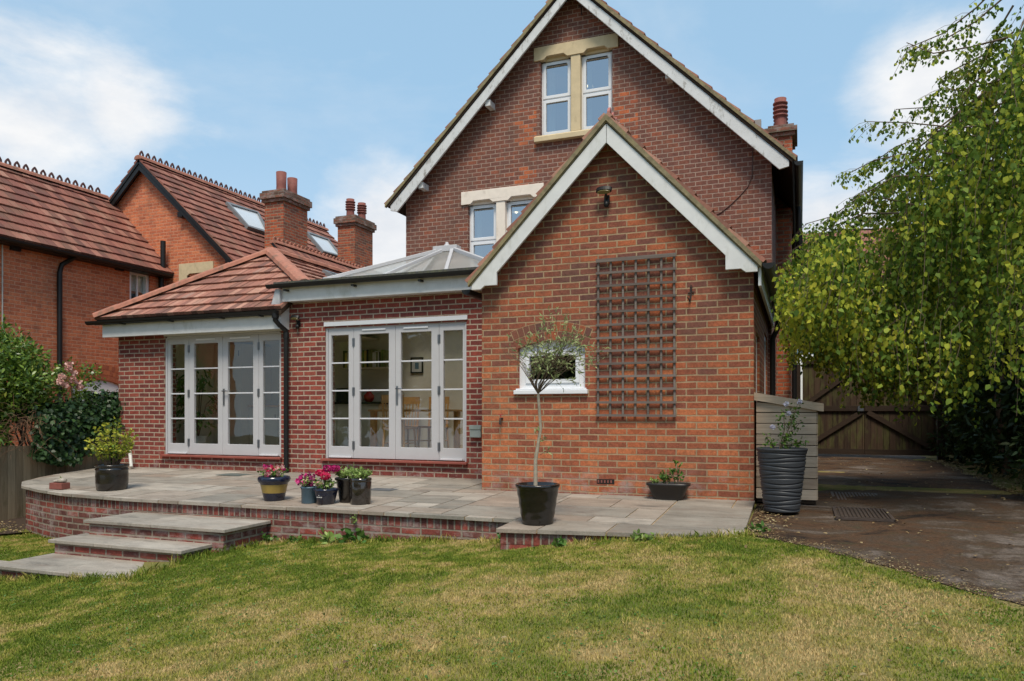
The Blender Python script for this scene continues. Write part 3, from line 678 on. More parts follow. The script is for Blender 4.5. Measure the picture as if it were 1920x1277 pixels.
# ---- cable and wall marks on the main wall
cb_ = [onY(u, v, YH-.012) for u, v in ((1411, 268), (1411, 300), (1410, 330), (1402, 350), (1388, 366), (1372, 382), (1352, 398), (1340, 404))]
MB().tube(cb_, .008, 6).build('cable', plain('brown_cable', (.10, .05, .04), .6), house)
p = onY(1090, 12, YH-.05)
hk = MB().tube([p+Vector((-.05, 0, .02)), p, p+Vector((.05, 0, .02))], .012, 6).tube([p+Z*.06, p-Z*.14, p+Vector((.03, -.05, -.17))], .009, 6); hk.build('bracket', M['iron'], house)

# ============================================================ new extension: one brick wall under two roofs
EX0, EXJ, EX1 = -11.0, XY(538, YM), XL
def doorset(ul, ur): return XY(ul, YM), XY(ur, YM)
dA, dB = doorset(308.5, 527), doorset(609.5, 874.5)
dz0, dz1 = -.687, 1.30
hA = rect(dA[0], dz0, dA[1], 1.34); hB = rect(dB[0], dz0, dB[1], dz1)
wallY([[(EX0, -1.5), (EX1, -1.5), (EX1, 1.76), (EXJ, 1.76), (EXJ, 1.40), (EX0, 1.40)], hA, hB], YM, .25, 'wall', M['brick_new'], house)
wallX([rect(YM+.25, -1.5, 15.0, 1.42)], EX0, .25, 'wall', M['brick_new'], house)

def glazed_unit(name, x0, x1, gx0, gx1, y, par, vent=False):
    """a timber leaf with one column of four panes"""
    gz1, gz0 = dz1-.115, -.50; th = .05
    leaf = MB().prism([rect(x0, dz0+.012, x1, dz1-.012), rect(gx0, gz0, gx1, gz1)], (0, y, 0), X, Z, Yv*th).build(name, M['grey_paint'], par, bevel=.004)
    h = (gz1-gz0)
    for i in (1, 2, 3):
        z = gz0+h*i/4; MB().box((gx0-.002, y+.012, z-.011), (gx1+.002, y+.038, z+.011)).build('glazing_bar', M['grey_bar'], leaf, bevel=.003)
    MB().box((gx0-.004, y+.028, gz0-.004), (gx1+.004, y+.034, gz1+.004)).build('pane', M['glass'], leaf)
    if vent: MB().box((gx0+.05, y-.014, dz1-.065), (gx1-.05, y-.001, dz1-.04)).build('trickle_vent', M['upvc'], leaf, bevel=.004)
    return leaf
def french(dx, us, gs, tag_):
    """us: pixel columns of the five uprights, gs: glass edges of the four lights"""
    f = MB(); x0, x1 = dx; y = YM+.03
    f.box((x0, y-.01, dz0), (x0+.035, y+.09, dz1)).box((x1-.035, y-.01, dz0), (x1, y+.09, dz1)).box((x0+.035, y-.01, dz1-.012), (x1-.035, y+.09, dz1+.02))
    f.build('door_frame', M['grey_paint'], house, bevel=.004)
    X_ = [XY(u, YM) for u in us]; G = [XY(u, YM) for u in gs]
    X_[0] = x0+.037; X_[4] = x1-.037; lv = []
    for i in range(4):
        lv.append(glazed_unit('door_leaf' if i in (1, 2) else 'side_light', X_[i]+.002, X_[i+1]-.002, G[2*i], G[2*i+1], y, house, i in (1, 2)))
    for i in (0, 3): MB().box((X_[i]+.03, y-.03, dz0+.015), (X_[i+1]-.03, y-.001, dz0+.04)).build('weather_bar', M['grey_bar'], lv[i], bevel=.004)
    for xh, lf in ((X_[1], lv[1]), (X_[3], lv[2])):
        for z in (1.07, .33, -.48):
            MB().box((xh-.022, y-.007, z-.06), (xh+.022, y-.001, z+.06)).tube([(xh, y-.012, z-.06), (xh, y-.012, z+.06)], .008, 6).build('hinge', M['steel'], lf)
    hx = X_[2]-.03+.06
    MB().box((hx-.014, y-.012, .13), (hx+.014, y-.001, .40)).tube([(hx, y-.012, .36), (hx, y-.05, .36), (hx+.11, y-.05, .36)], .009, 8).build('handle', M['steel'], lv[2])
    MB().box((x0-.04, YM-.07, dz0-.035), (x1+.03, YM+.2, dz0-.001)).build('door_sill', M['sill_tile'], house, bevel=.006)
dz1 = 1.268
french(dA, (308, 351.5, 415, 482.5, 527), (317, 343.5, 361, 406, 424.5, 472, 490.5, 521.5), 'A')
dz1 = 1.30
french(dB, (609, 661, 739.5, 821.5, 874), (619, 651.5, 672, 727, 749.5, 807, 829.5, 866), 'B')
MB().box((dB[0]-.01, YM-.022, dz1+.021), (dB[1]+.02, YM+.1, dz1+.085)).build('door_head', M['upvc'], house, bevel=.004)
MB().box((dA[0]-.01, YM-.012, 1.29), (dA[1]+.02, YM+.1, 1.34)).build('door_head', M['offw'], house, bevel=.004)

# fascias and gutters
def fasc(x0, x1, z0, z1, y, par=house, mat='white'): return MB().box((x0, y, z0), (x1, y+.03, z1)).build('fascia', M[mat], par, bevel=.003)
fasc(EX0-.12, EXJ+.03, 1.295, 1.53, 9.38); MB().box((EX0-.12, 9.41, 1.315), (EXJ+.02, YM+.02, 1.335)).build('soffit', M['white'], house)
MB().box((EX0-.12, 9.411, 1.336), (EX0-.09, 13.5, 1.53)).build('fascia', M['white'], house)
g = MB(); gutter(g, (EX0-.38, 9.31, 1.565), (EXJ+.06, 9.31, 1.565), .058)
for xx in (-10.6, -9.55, -8.5, -7.75): g.box((xx-.02, 9.28, 1.49), (xx+.02, 9.385, 1.51))
g.build('gutter', M['black'], house)
fasc(EXJ+.05, EX1-.02, 1.71, 1.925, 9.42); MB().box((EXJ+.05, 9.45, 1.715), (EX1, YM+.02, 1.74)).build('soffit', M['white'], house)
MB().box((EXJ-.06, 9.40, 1.30), (EXJ+.045, 9.43, 1.90)).box((EXJ+.015, 9.43, 1.30), (EXJ+.045, YM, 1.90)).build('corner_board', M['white'], house)
MB().prism([[(EXJ-.16, 1.50), (EXJ+.05, 1.48), (EXJ+.05, 1.90), (EXJ-.03, 1.90)]], (0, 9.36, 0), X, Z, Yv*.04).build('lead_flashing', M['lead'], house)
g = MB(); gutter(g, (EXJ-.16, 9.34, 1.965), (EX1-.12, 9.34, 1.955), .055)
for xx in (-7.3, -6.1, -5.0, -4.2): g.box((xx-.02, 9.32, 1.86), (xx+.02, 9.43, 1.885))
g.build('gutter', M['black'], house)
# flat roof with an opening under the lantern
LX0, LX1, LY0, LY1 = -6.75, -4.25, 10.25, 12.2
MB().prism([[(EXJ-.10, 9.40), (EX1+.3, 9.40), (EX1+.3, YH), (EXJ-.10, YH)], [(LX0+.1, LY0+.1), (LX1-.1, LY0+.1), (LX1-.1, LY1-.1), (LX0+.1, LY1-.1)]], (0, 0, 1.94), X, Yv, Z*.075).build('flat_roof', M['moss_felt'], house)
# downpipe at the joint of the two roofs
dp = XY(533, 9.5)
MB().tube([(dp-.02, 9.31, 1.53), (dp-.02, 9.31, 1.42), (dp+.0, 9.40, 1.34), (dp+.02, 9.51, 1.28), (dp+.02, 9.52, 1.2), (dp+.02, 9.52, -.92)], .038, 12).tube([(dp-.02, 9.31, 1.54), (dp-.02, 9.31, 1.45)], .05, 12).tube([(dp+.02, 9.52, 1.25), (dp+.02, 9.52, 1.16)], .045, 12).build('downpipe', M['black'], house)

# ---- roof lantern: white hips over obscured glass
ap = (-5.53, 11.3, 2.73); zl = 2.09
cs = [(-7.05, 9.95), (-4.0, 9.95), (-4.0, 12.42), (-7.05, 12.42)]
LX = MB(); C4 = [Vector((x, y, zl)) for x, y in cs]; A_ = Vector(ap); A1 = A_+Vector((-.12, 0, 0)); A2 = A_+Vector((.12, 0, 0))
lan = MB().prism([[(c[0], c[1]) for c in cs], [(cs[0][0]+.12, cs[0][1]+.12), (cs[1][0]-.12, cs[1][1]+.12), (cs[2][0]-.12, cs[2][1]-.12), (cs[3][0]+.12, cs[3][1]-.12)]], (0, 0, 2.03), X, Yv, Z*.1).build('roof_lantern', M['upvc'], house, bevel=.006)
gl = MB(); gl.add([C4[0], C4[1], A2, A1], [(0, 1, 2, 3)]).add([C4[1], C4[2], A2], [(0, 1, 2)]).add([C4[2], C4[3], A1, A2], [(0, 1, 2, 3)]).add([C4[3], C4[0], A1], [(0, 1, 2)])
m_, Nn = newmat('frosted_lantern_glass'); t_ = Nn.n('ShaderNodeBsdfTranslucent'); t_.inputs[0].default_value = (.8, .82, .8, 1)
b_ = Nn.bsdf(Nn.ramp(Nn.noise(Nn.pos(), 2.5, 5), [(.35, (.62, .63, .60)), (.7, (.78, .79, .77))]), .2, 0, None, .6); mx = Nn.n('ShaderNodeMixShader'); mx.inputs[0].default_value = .6
Nn.l(b_, mx.inputs[1]); Nn.l(t_.outputs[0], mx.inputs[2]); tt_ = Nn.n('ShaderNodeBsdfTransparent'); m2x = Nn.n('ShaderNodeMixShader'); m2x.inputs[0].default_value = .4; Nn.l(mx.outputs[0], m2x.inputs[1]); Nn.l(tt_.outputs[0], m2x.inputs[2]); Nn.out(m2x.outputs[0]); gl.build('lantern_glass', m_, lan)
rf = MB()
for c, t in ((C4[0], A1), (C4[1], A2), (C4[2], A2), (C4[3], A1)): rf.bar(c+Z*.02, t+Z*.02, .075, .06)
mid = (C4[0]+C4[1])/2; rf.bar(Vector((-5.95, 9.98, zl+.03)), A1+Vector((.06, -.05, 0)), .055, .05); rf.bar(Vector((-4.9, 9.98, zl+.03)), A2+Vector((0, -.05, 0)), .055, .05); rf.bar(Vector((-7.0, 11.2, zl+.03)), A1, .055, .05); rf.bar(Vector((-4.04, 11.2, zl+.03)), A2, .055, .05)
rf.box(A1+Vector((-.10, -.09, -.03)), A2+Vector((.10, .09, .07))); rf.lathe([(.05, 0), (.055, .04), (.03, .06), (.03, .08), (.001, .10)], A_+Z*.05, 12)
rf.build('lantern_hips', M['grey_paint'], lan, bevel=.006)

# ---- hipped roof of the left part
PK = Vector((-9.03, 11.17, 2.93)); EL = Vector((EX0-.24, 9.33, 1.60)); q1 = Vector((-7.36, 9.33, 1.60)); q2 = Vector((-7.36, 9.94, 2.02))
FN = (q1-EL).cross(PK-EL).normalized()
t2 = (q2-PK); 
def on_front(x, y): return Vector((x, y, EL.z-(FN.x*(x-EL.x)+FN.y*(y-EL.y))/FN.z))
q2 = on_front(-7.36, 9.93); q1 = on_front(-7.36, 9.33); PK = on_front(-9.03, 11.17)
mb = MB(); tiles(mb, [EL, q1, q2, PK], (1, 0, 0), 0.125, .27, .034); mb.build('roof', M['tile_own'], house)
MB().add([EL-Z*.03, q1-Z*.03, q2-Z*.03, PK-Z*.03, EL-Z*.10, q1-Z*.10, q2-Z*.10, PK-Z*.10], [(0, 1, 2, 3), (7, 6, 5, 4), (0, 4, 5, 1), (1, 5, 6, 2), (2, 6, 7, 3), (3, 7, 4, 0)]).build('roof_boarding', M['gate_dark'], house)
RB = Vector((PK.x, 15.5, PK.z)); e2 = Vector((-7.36, 15.5, 2.02)); mb = MB()
RK = [PK, Vector((-7.36, 9.93, q2.z)), Vector((-7.36, 15.5, q2.z)), RB]
# the right slope is planar through the ridge and a level line
RS = [PK, RB, Vector((-7.30, 15.5, 1.98)), Vector((-7.30, 10.0, 1.98))]
tiles(mb, RS, (0, 1, 0), 0.125, .27, .034); mb.build('roof', M['tile_own'], house)
MB().add([p-Z*.04 for p in RS]+[p-Z*.1 for p in RS], [(3, 2, 1, 0), (4, 5, 6, 7)]).build('roof_boarding', M['gate_dark'], house)
LS = [PK, EL, Vector((EL.x, 15.5, EL.z)), RB]; mb = MB(); tiles(mb, LS, (0, 1, 0), 0.125, .27, .034); mb.build('roof', M['tile_own'], house)
hp = MB(); hip_cover(hp, EL+Vector((0, 0, .05)), PK+Z*.05, .27, .10, .40); hip_cover(hp, q2+Vector((.0, 0, .05)), PK+Z*.05, .27, .10, .40); hip_cover(hp, PK+Z*.05, RB+Z*.05, .25, .10, .40); hp.build('ridge_tiles', M['ridge'], house)
# skylight on the right slope
rn = (RS[1]-RS[0]).cross(RS[2]-RS[0]).normalized(); rn = rn if rn.z > 0 else -rn
def slope_quad(pts, p, n): return [onP(u, v, p, n) for u, v in pts]
def skylight(cn, n, par, name='skylight', refl='glass_sky', fw=.10, lab=None):
    """cn: four corners on the roof plane (top-left, top-right, bottom-right, bottom-left)"""
    c0 = sum(cn, Vector())/4; mb = MB()
    inner = [c+(c0-c).normalized()*fw for c in cn]; up = n*.10
    mb.add([c-n*.02 for c in cn]+[c+up for c in cn]+[c+up for c in inner]+[c+n*.02 for c in inner],
           [(i, (i+1) % 4, (i+1) % 4+4, i+4) for i in range(4)]+[(i+4, (i+1) % 4+4, (i+1) % 4+8, i+8) for i in range(4)]+[(i+8, (i+1) % 4+8, (i+1) % 4+12, i+12) for i in range(4)])
    o = mb.build(name, plain('skylight_frame', (.16, .165, .17), .5), par, lab)
    MB().add([c+n*.06 for c in inner], [(0, 1, 2, 3)]).build('pane', M[refl], o)
    return o
yc = 12.0; U2 = Vector((0, 1, 0)); dn = (RS[3]-Vector((PK.x, RS[3].y, PK.z))).normalized(); mid = Vector((PK.x, yc, PK.z))+dn*.55
skylight([mid, mid+U2*1.0, mid+U2*1.0+dn*1.0, mid+dn*1.0], rn, house)

# ---- back of the rooms seen through the glass
MB().box((EX0+.26, 9.86, -.75), (EX1-.05, 12.46, -.69)).build('room_floor', M['woodfloor'], house)
MB().box((EX0+.251, 9.86, -.69), (EX0+.27, 12.43, 1.40)).box((EX0+.27, 12.43, -.69), (EXJ, 12.47, 1.62)).box((EX0+.27, 9.86, 1.40), (EXJ-.05, 12.43, 1.42)).build('room_walls', M['room'], house)
MB().box((EXJ+.001, 12.43, -.69), (EX1-.07, 12.47, 1.93)).box((EX1-.06, 9.86, -.69), (EX1-.04, YH-.01, 1.93)).build('room_walls', M['room'], house)
MB().prism([[(EXJ-.05, YM+.26), (EX1-.07, YM+.26), (EX1-.07, YH-.02), (EXJ-.05, YH-.02)], [(LX0+.1, LY0+.1), (LX1-.1, LY0+.1), (LX1-.1, LY1-.1), (LX0+.1, LY1-.1)]], (0, 0, 1.66), X, Yv, Z*.03).build('ceiling', M['room'], house)
MB().box((-6.7, 12.4, -.70), (-3.9, 14.7, -.68)).build('room_floor', M['woodfloor'], house)
# ============================================================ fittings on the walls (things of their own)
def floodlight(c, s, label):
    t = empty('floodlight', c, label, 'light', 'black floodlights on the brick walls')
    c = Vector(c)
    o = [(.11*s*math.cos(a), .045*s*math.sin(a)) for a in [2*math.pi*k/24 for k in range(24)]]
    tl = Vector((0, -.42, .90)).normalized()
    MB().prism([o], c+Vector((-.02*s, -.13*s, .06*s)), X, Vector((0, -.85, .5)), Vector((0, .05, .085))*s*.6).build('lamp_head', M['black'], t, bevel=.004)
    MB().prism([[(p[0]*.82, p[1]*.78) for p in o]], c+Vector((-.02*s, -.131*s, .056*s)), X, Vector((0, -.85, .5)), Vector((0, -.004, -.008))*s).build('lens', plain('yellowed_lens', (.20, .17, .07), .2), t)
    MB().tube([c+Vector((0, 0, -.03*s)), c+Vector((0, -.07*s, -.01*s)), c+Vector((0, -.10*s, .05*s))], .018*s, 8).box(c+Vector((-.035*s, -.05*s, -.08*s)), c+Vector((.035*s, 0, .03*s))).build('bracket', M['black'], t, bevel=.004)
    MB().lathe([(.001, -.05), (.022, -.045), (.03, -.02), (.03, .01), (.001, .02)], c+Vector((.0, -.06*s, -.08*s)), 14).build('sensor', M['black'], t)
floodlight(onY(1139, 372, YG), .85, 'black floodlight with motion sensor high in the small gable')
floodlight(onY(561, 604, YM), .75, 'small dark floodlight beside the white corner board above the french doors')

# trellis
x0, x1 = XY(1119, YG-.04), XY(1266, YG-.04); zt_, zb_ = onY(1119, 489, YG-.04).z, onY(1119, 779, YG-.04).z
tr = empty('trellis', ((x0+x1)/2, YG-.04, zb_), 'weathered grey square wooden trellis screwed to the gable wall', 'trellis')
mb = MB(); rr = random.Random(4)
for i in range(7):
    x = x0+.012+(x1-x0-.024)*i/6; j = rr.uniform(-.004, .004); mb.bar((x+j, YG-.018, zb_-.012), (x-j, YG-.018, zt_+.012), .023, .019, (0, 1, 0))
mb.build('upright', M['grey_wood'], tr, 'vertical battens')
mb = MB()
for i in range(13):
    z = zb_+(zt_-zb_)*i/12; j = rr.uniform(-.004, .004); mb.bar((x0-.012, YG-.037, z+j), (x1+.012, YG-.037, z-j), .018, .027 if i not in (12,) else .042, (0, 0, 1))
mb.build('cross_batten', M['grey_wood'], tr, 'horizontal battens')

p = onY(1296, 548, YG)
hk = MB().tube([p+Vector((0, -.012, .08)), p+Vector((0, -.012, -.07)), p+Vector((-.01, -.06, -.11)), p+Vector((-.03, -.07, -.06))], .007, 6).tube([p+Vector((-.035, -.012, -.01)), p+Vector((.035, -.012, .0))], .007, 6).tube([p+Vector((.012, -.02, .05)), p+Vector((-.02, -.02, -.1))], .006, 6).box(p+Vector((-.012, -.012, -.03)), p+Vector((.012, 0, .06)))
tag(hk.build('wall_hook', M['iron']), 'rusty ornamental iron hook on the gable wall right of the trellis', 'hook')
p = onY(942, 785, YG); tp = empty('garden_tap', p, 'small outdoor tap on the gable wall left of the arched window', 'tap')
MB().tube([p, p+Vector((0, -.07, 0)), p+Vector((.01, -.10, -.02)), p+Vector((.01, -.105, -.07))], .013, 8).build('spout', M['iron'], tp)
MB().tube([p+Vector((0, -.06, 0)), p+Vector((0, -.06, .05))], .008, 8).bar(p+Vector((-.03, -.06, .05)), p+Vector((.03, -.06, .05)), .014, .010).build('handle', plain('red_tap_handle', (.35, .05, .04), .5), tp)
p = onY(893, 809, YM); bx = empty('junction_box', p, 'small grey plastic box on the wall right of the french doors', 'box')
MB().box(p+Vector((-.07, -.075, -.085)), p+Vector((.10, 0, .085))).build('case', M['boxgrey'], bx, bevel=.01)
MB().box(p+Vector((-.075, -.085, .03)), p+Vector((.105, -.076, .09))).build('lid', M['boxgrey'], bx, bevel=.006)
wp = onY(226, 848, 9.3); mb = MB().tube([wp+Vector((-.1, .2, .02)), wp+Vector((.10, .1, .0)), wp+Vector((.16, .05, -.04)), wp+Vector((.24, .0, -.24))], .028, 10)
tag(mb.build('waste_pipe', M['offw']), 'bent cream waste pipe low on the left brick corner', 'pipe')

# ============================================================ ground
def gz(x, y):
    a = -1.0+.078*max(-8.1, min(0.0, x+.42))-.035*max(0.0, 6.0-y)
    return a if x > -11.6 else a-.0
gz_np = lambda x, y: -1.0+.078*np.clip(x+.42, -8.1, 0)-(.035+.05*np.clip((-x-3)/3, 0, 1))*np.maximum(0, 6-y)-.07*np.exp(-((x+2.7)/.9)**2-((y-6.1)/.7)**2)+.012*np.sin(x*1.3+y*.7)+.01*np.sin(x*.5-y*1.9)
def sheet(name, xs, ys, mat, dz=0, kind='structure'):
    XX, YY = np.meshgrid(xs, ys); ZZ = gz_np(XX, YY)+dz; nx, ny = len(xs), len(ys)
    vs = np.stack([XX, YY, ZZ], -1).reshape(-1, 3); fs = [(j*nx+i, j*nx+i+1, (j+1)*nx+i+1, (j+1)*nx+i) for j in range(ny-1) for i in range(nx-1)]
    me = bpy.data.meshes.new(name); me.from_pydata(vs.tolist(), [], fs); me.polygons.foreach_set('use_smooth', [True]*len(fs)); o = link_mesh(name, me, mat); return tag(o, kind=kind)
xs = np.unique(np.concatenate([np.linspace(-400, -14, 8), np.linspace(-14, 6, 81), np.linspace(6, 400, 8)]))
ys = np.unique(np.concatenate([np.linspace(-300, 0, 6), np.linspace(0, 9, 46), np.linspace(9, 40, 12), np.linspace(40, 600, 6)]))
sheet('ground', xs, ys, M['ground'])
# driveway strip: left edge follows lawn, apron and wall
edge = [(2.2, 7.0), (2.6, 5.4), (3.2, 3.7), (3.7, 2.75), (4.2, 1.92), (4.8, 1.16), (5.35, .66), (5.86, .22), (6.25, -.2), (6.5, -.42), (6.7, -.44), (26, -.44)]
def edgeX(y):
    for (a, xa), (b, xb) in zip(edge, edge[1:]):
        if a <= y <= b: return xa+(xb-xa)*(y-a)/(b-a)
    return 7
def right_edge(y): return 6.5 if y < 8.5 else max(2.55, 6.5-(y-8.5)*2.2) if y < 10.3 else 2.6
Yd = np.arange(2.3, 25, .1); vs, fs, nc = [], [], 26
rj = random.Random(9); ph = [rj.uniform(0, 6) for _ in range(4)]
for y in Yd:
    xl = edgeX(y)+(.025*math.sin(y*9+ph[0])+.02*math.sin(y*23+ph[1]) if y < 6.4 else 0); xr = right_edge(y)+.08*math.sin(y*3)
    for i in range(nc): x = xl+(xr-xl)*i/(nc-1); vs.append((x, y, gz_np(x, y)+.007))
for j in range(len(Yd)-1):
    for i in range(nc-1): fs.append((j*nc+i, j*nc+i+1, (j+1)*nc+i+1, (j+1)*nc+i))
me = bpy.data.meshes.new('driveway'); me.from_pydata([tuple(map(float, v)) for v in vs], [], fs); me.polygons.foreach_set('use_smooth', [True]*len(fs)); tag(link_mesh('driveway', me, M['drive']), kind='structure')
# soil bed along the right side and by the left fence
def patch(name, poly, mat, dz):
    mb = MB(); t = tessellate_polygon([[Vector((x, y, 0)) for x, y in poly]]); mb.add([(x, y, float(gz_np(x, y))+dz) for x, y in poly], [tuple(i) for i in t]); return tag(mb.build(name, mat), kind='structure')
patch('soil_bed', [(-11.9, 4.6), (-11.0, 5.0), (-10.1, 6.3), (-9.6, 7.2), (-10.2, 8.0), (-10.9, 9.5), (-11.9, 9.5)], M['soil'], .04)

# ---- patio of random sandstone slabs
P1 = ccw([(-11.15, 9.62), (-11.05, 8.8), (-10.75, 8.0), (-10.4, 7.45), (-9.95, 7.12), (-9.3, 6.88), (-8.6, 6.70), (-7.5, 6.60), (-2.52, 6.62), (-2.52, 9.62)])
P2 = ccw([(-2.515, 6.12), (-.44, 6.42), (-.46, 8.52), (-2.515, 8.52)])
def slabs(mb, polys, seed, unit=.30, th=.035, tilt=.002):
    rd = random.Random(seed); x0 = min(p[0] for P in polys for p in P); x1 = max(p[0] for P in polys for p in P)
    y0 = min(p[1] for P in polys for p in P); y1 = max(p[1] for P in polys for p in P)
    nx, ny = int((x1-x0)/unit)+2, int((y1-y0)/unit)+2; used = set()
    for j in range(ny):
        for i in range(nx):
            if (i, j) in used: continue
            opts = [(3, 2), (2, 2), (2, 1), (3, 2), (2, 1), (1, 2), (1, 1), (2, 2)]; rd.shuffle(opts)
            for (a, b) in opts+[(1, 1)]:
                cells = [(i+p, j+q) for p in range(a) for q in range(b)]
                if not any(c in used for c in cells): break
            used.update(cells); g = .008
            rc = [(x0+i*unit+g, y0+j*unit+g), (x0+(i+a)*unit-g, y0+j*unit+g), (x0+(i+a)*unit-g, y0+(j+b)*unit-g), (x0+i*unit+g, y0+(j+b)*unit-g)]
            rc = [(p[0]+rd.uniform(-.003, .003), p[1]+rd.uniform(-.003, .003)) for p in rc]
            for P in polys:
                c = clip_convex(rc, P)
                if len(c) < 3: continue
                dz = rd.uniform(-.002, .002); n = len(c)
                if P is P1 and any(p[1] < 6.75 for p in c) : dz += rd.uniform(-.002, .003)
                mb.add([(p[0], p[1], zp(p[1])+dz) for p in c]+[(p[0], p[1], zp(p[1])-th) for p in c], [tuple(range(n)), tuple(range(2*n-1, n-1, -1))]+[(k, k+n, (k+1) % n+n, (k+1) % n) for k in range(n)])
mb = MB(); slabs(mb, [P1, P2], 21); pat = mb.build('patio', M['slab'], bevel=.004); tag(pat, kind='structure')
mb = MB()
for P, zo in ((P1, .008), (P2, .0083)):
    Pi = [(p[0]+(0.012 if p[0] < -9 else -.0), p[1]+.012) for p in P]; n = len(P)
    mb.add([(p[0], p[1], zp(p[1])-zo) for p in Pi]+[(p[0], p[1], zp(p[1])-.034) for p in Pi], [tuple(range(n)), tuple(range(2*n-1, n-1, -1))]+[(k, k+n, (k+1) % n+n, (k+1) % n) for k in range(n)])
tag(mb.build('patio_pointing', M['pointing']), kind='structure')
# ---- retaining wall: bricks below, soldier course on top
def wall_run(line, name_l, label):
    t = empty('retaining_wall', (line[0][0], line[0][1], -1.6), label, 'wall')
    for nm, mat, za_, zb2, out in (('brickwork', M['brick_low'], -.036-.105, None, .0), ('soldier_course', M['brick_soldier'], -.036, -.036-.104, .003)):
        mb = MB(); vs = []; n = len(line)
        for k, (x, y) in enumerate(line):
            a = line[max(k-1, 0)]; b = line[min(k+1, n-1)]; tx, ty = b[0]-a[0], b[1]-a[1]; l = math.hypot(tx, ty); nx_, ny_ = ty/l, -tx/l
            px_, py_ = x+nx_*out, y+ny_*out; zt2 = zp(y)+za_; zb3 = (zp(y)+zb2) if zb2 is not None else -2.0
            vs += [(px_, py_, zt2), (px_, py_, zb3), (x-nx_*.1, y-ny_*.1, zb3), (x-nx_*.1, y-ny_*.1, zt2)]
        fs = []
        for k in range(n-1):
            b = 4*k; fs += [(b, b+1, b+5, b+4), (b+3, b, b+4, b+7), (b+2, b+3, b+7, b+6), (b+1, b+2, b+6, b+5)]
        fs += [(0, 3, 2, 1), (4*n-4, 4*n-3, 4*n-2, 4*n-1)]
        mb.add(vs, fs); mb.build(nm, mat, t)
off = .03
wall_run([(-11.0, 8.9), (-10.72, 8.04), (-10.37, 7.50), (-9.93, 7.17), (-9.28, 6.93), (-8.59, 6.75), (-7.49, 6.64), (-2.54, 6.66)], 'L', 'stained red brick retaining wall curving round the raised patio')
wall_run([(-2.485, 6.66), (-2.485, 6.157), (-.48, 6.45), (-.48, 8.5)], 'R', 'low mossy brick wall under the patio apron by the olive tree')
# ---- steps
stp = empty('garden_steps', (-6.4, 5.5, -1.5), 'three wide stone slab steps on brick risers leading up to the patio', 'steps')
for i, (x0, x1, y0, y1, z) in enumerate(((-7.32, -5.37, 5.93, 6.637, -1.165), (-7.37, -5.56, 5.56, 6.02, -1.325), (-7.36, -5.54, 4.95, 5.66, -1.475))):
    mb = MB(); cuts = [x0, x0+(x1-x0)*.36, x0+(x1-x0)*(.5 if i != 2 else .72), x1] if i != 2 else [x0, x0+.85, x1]
    for a, b in zip(cuts, cuts[1:]): mb.box((a+.002, y0, z-.035), (b-.002, y1, z))
    mb.build('step_slab', M['slab'], stp, bevel=.005)
    mb = MB().box((x0+.05, y0+.04, -1.9), (x1-.05, y1-.01, z-.036)); mb.build('riser', M['brick_low'], stp)
# edging stone at far left
mb = MB().box((-9.2, 5.30, -1.9), (-8.32, 5.62, float(gz_np(-8.6, 5.5))+.04)).box((-8.30, 5.30, -1.9), (-7.6, 5.62, float(gz_np(-8.0, 5.5))+.035)); 
tag(mb.build('path_slab', M['slab'], bevel=.005), kind='structure')

# drain covers on the drive
for k, (a, b, l) in enumerate((((1562, 923), (1652, 941), 'farther rusty ribbed drain cover set in the driveway'), ((1566, 951), (1672, 974), 'nearer rusty ribbed drain cover set in the driveway'))):
    A, B = onZ(a[0], a[1], -.98), onZ(b[0], b[1], -.98); t = empty('drain_cover', ((A.x+B.x)/2, (A.y+B.y)/2, -.98), l, 'drain cover', 'drain covers in the driveway')
    x0, x1, y0, y1 = min(A.x, B.x), max(A.x, B.x), min(A.y, B.y), max(A.y, B.y); zc_ = -.98
    MB().prism([[(x0-.03, y0-.03), (x1+.03, y0-.03), (x1+.03, y1+.03), (x0-.03, y1+.03)], [(x0, y0), (x1, y0), (x1, y1), (x0, y1)]], (0, 0, zc_-.02), X, Yv, Z*.024).build('rim', M['asphalt_drain'], t)
    mb = MB().box((x0+.004, y0+.004, zc_-.02), (x1-.004, y1-.004, zc_-.004)); n = 12
    for i in range(n): xx = x0+.02+(x1-x0-.05)*i/(n-1); mb.box((xx, y0+.02, zc_-.004), (xx+.018, y1-.02, zc_+.006))
    mb.build('ribbed_plate', M['asphalt_drain'], t)
pz = onPatio(978-240, 917); 
p = onPatio(718, 918); tag(MB().box((p.x-.17, p.y-.12, p.z-.003), (p.x+.17, p.y+.12, p.z+.005)).build('inspection_cover', plain('slate_grey_cover', (.10, .105, .11), .5, var=.2), bevel=.003), 'dark grey square inspection cover let into the patio', 'cover')
p = onPatio(440, 890); tag(MB().box((p.x-.22, p.y-.16, p.z-.003), (p.x+.22, p.y+.16, p.z+.005)).build('inspection_cover', plain('slate_grey_cover2', (.10, .12, .11), .5, var=.2), bevel=.003), 'greenish cover in the patio in front of the left french doors', 'cover')

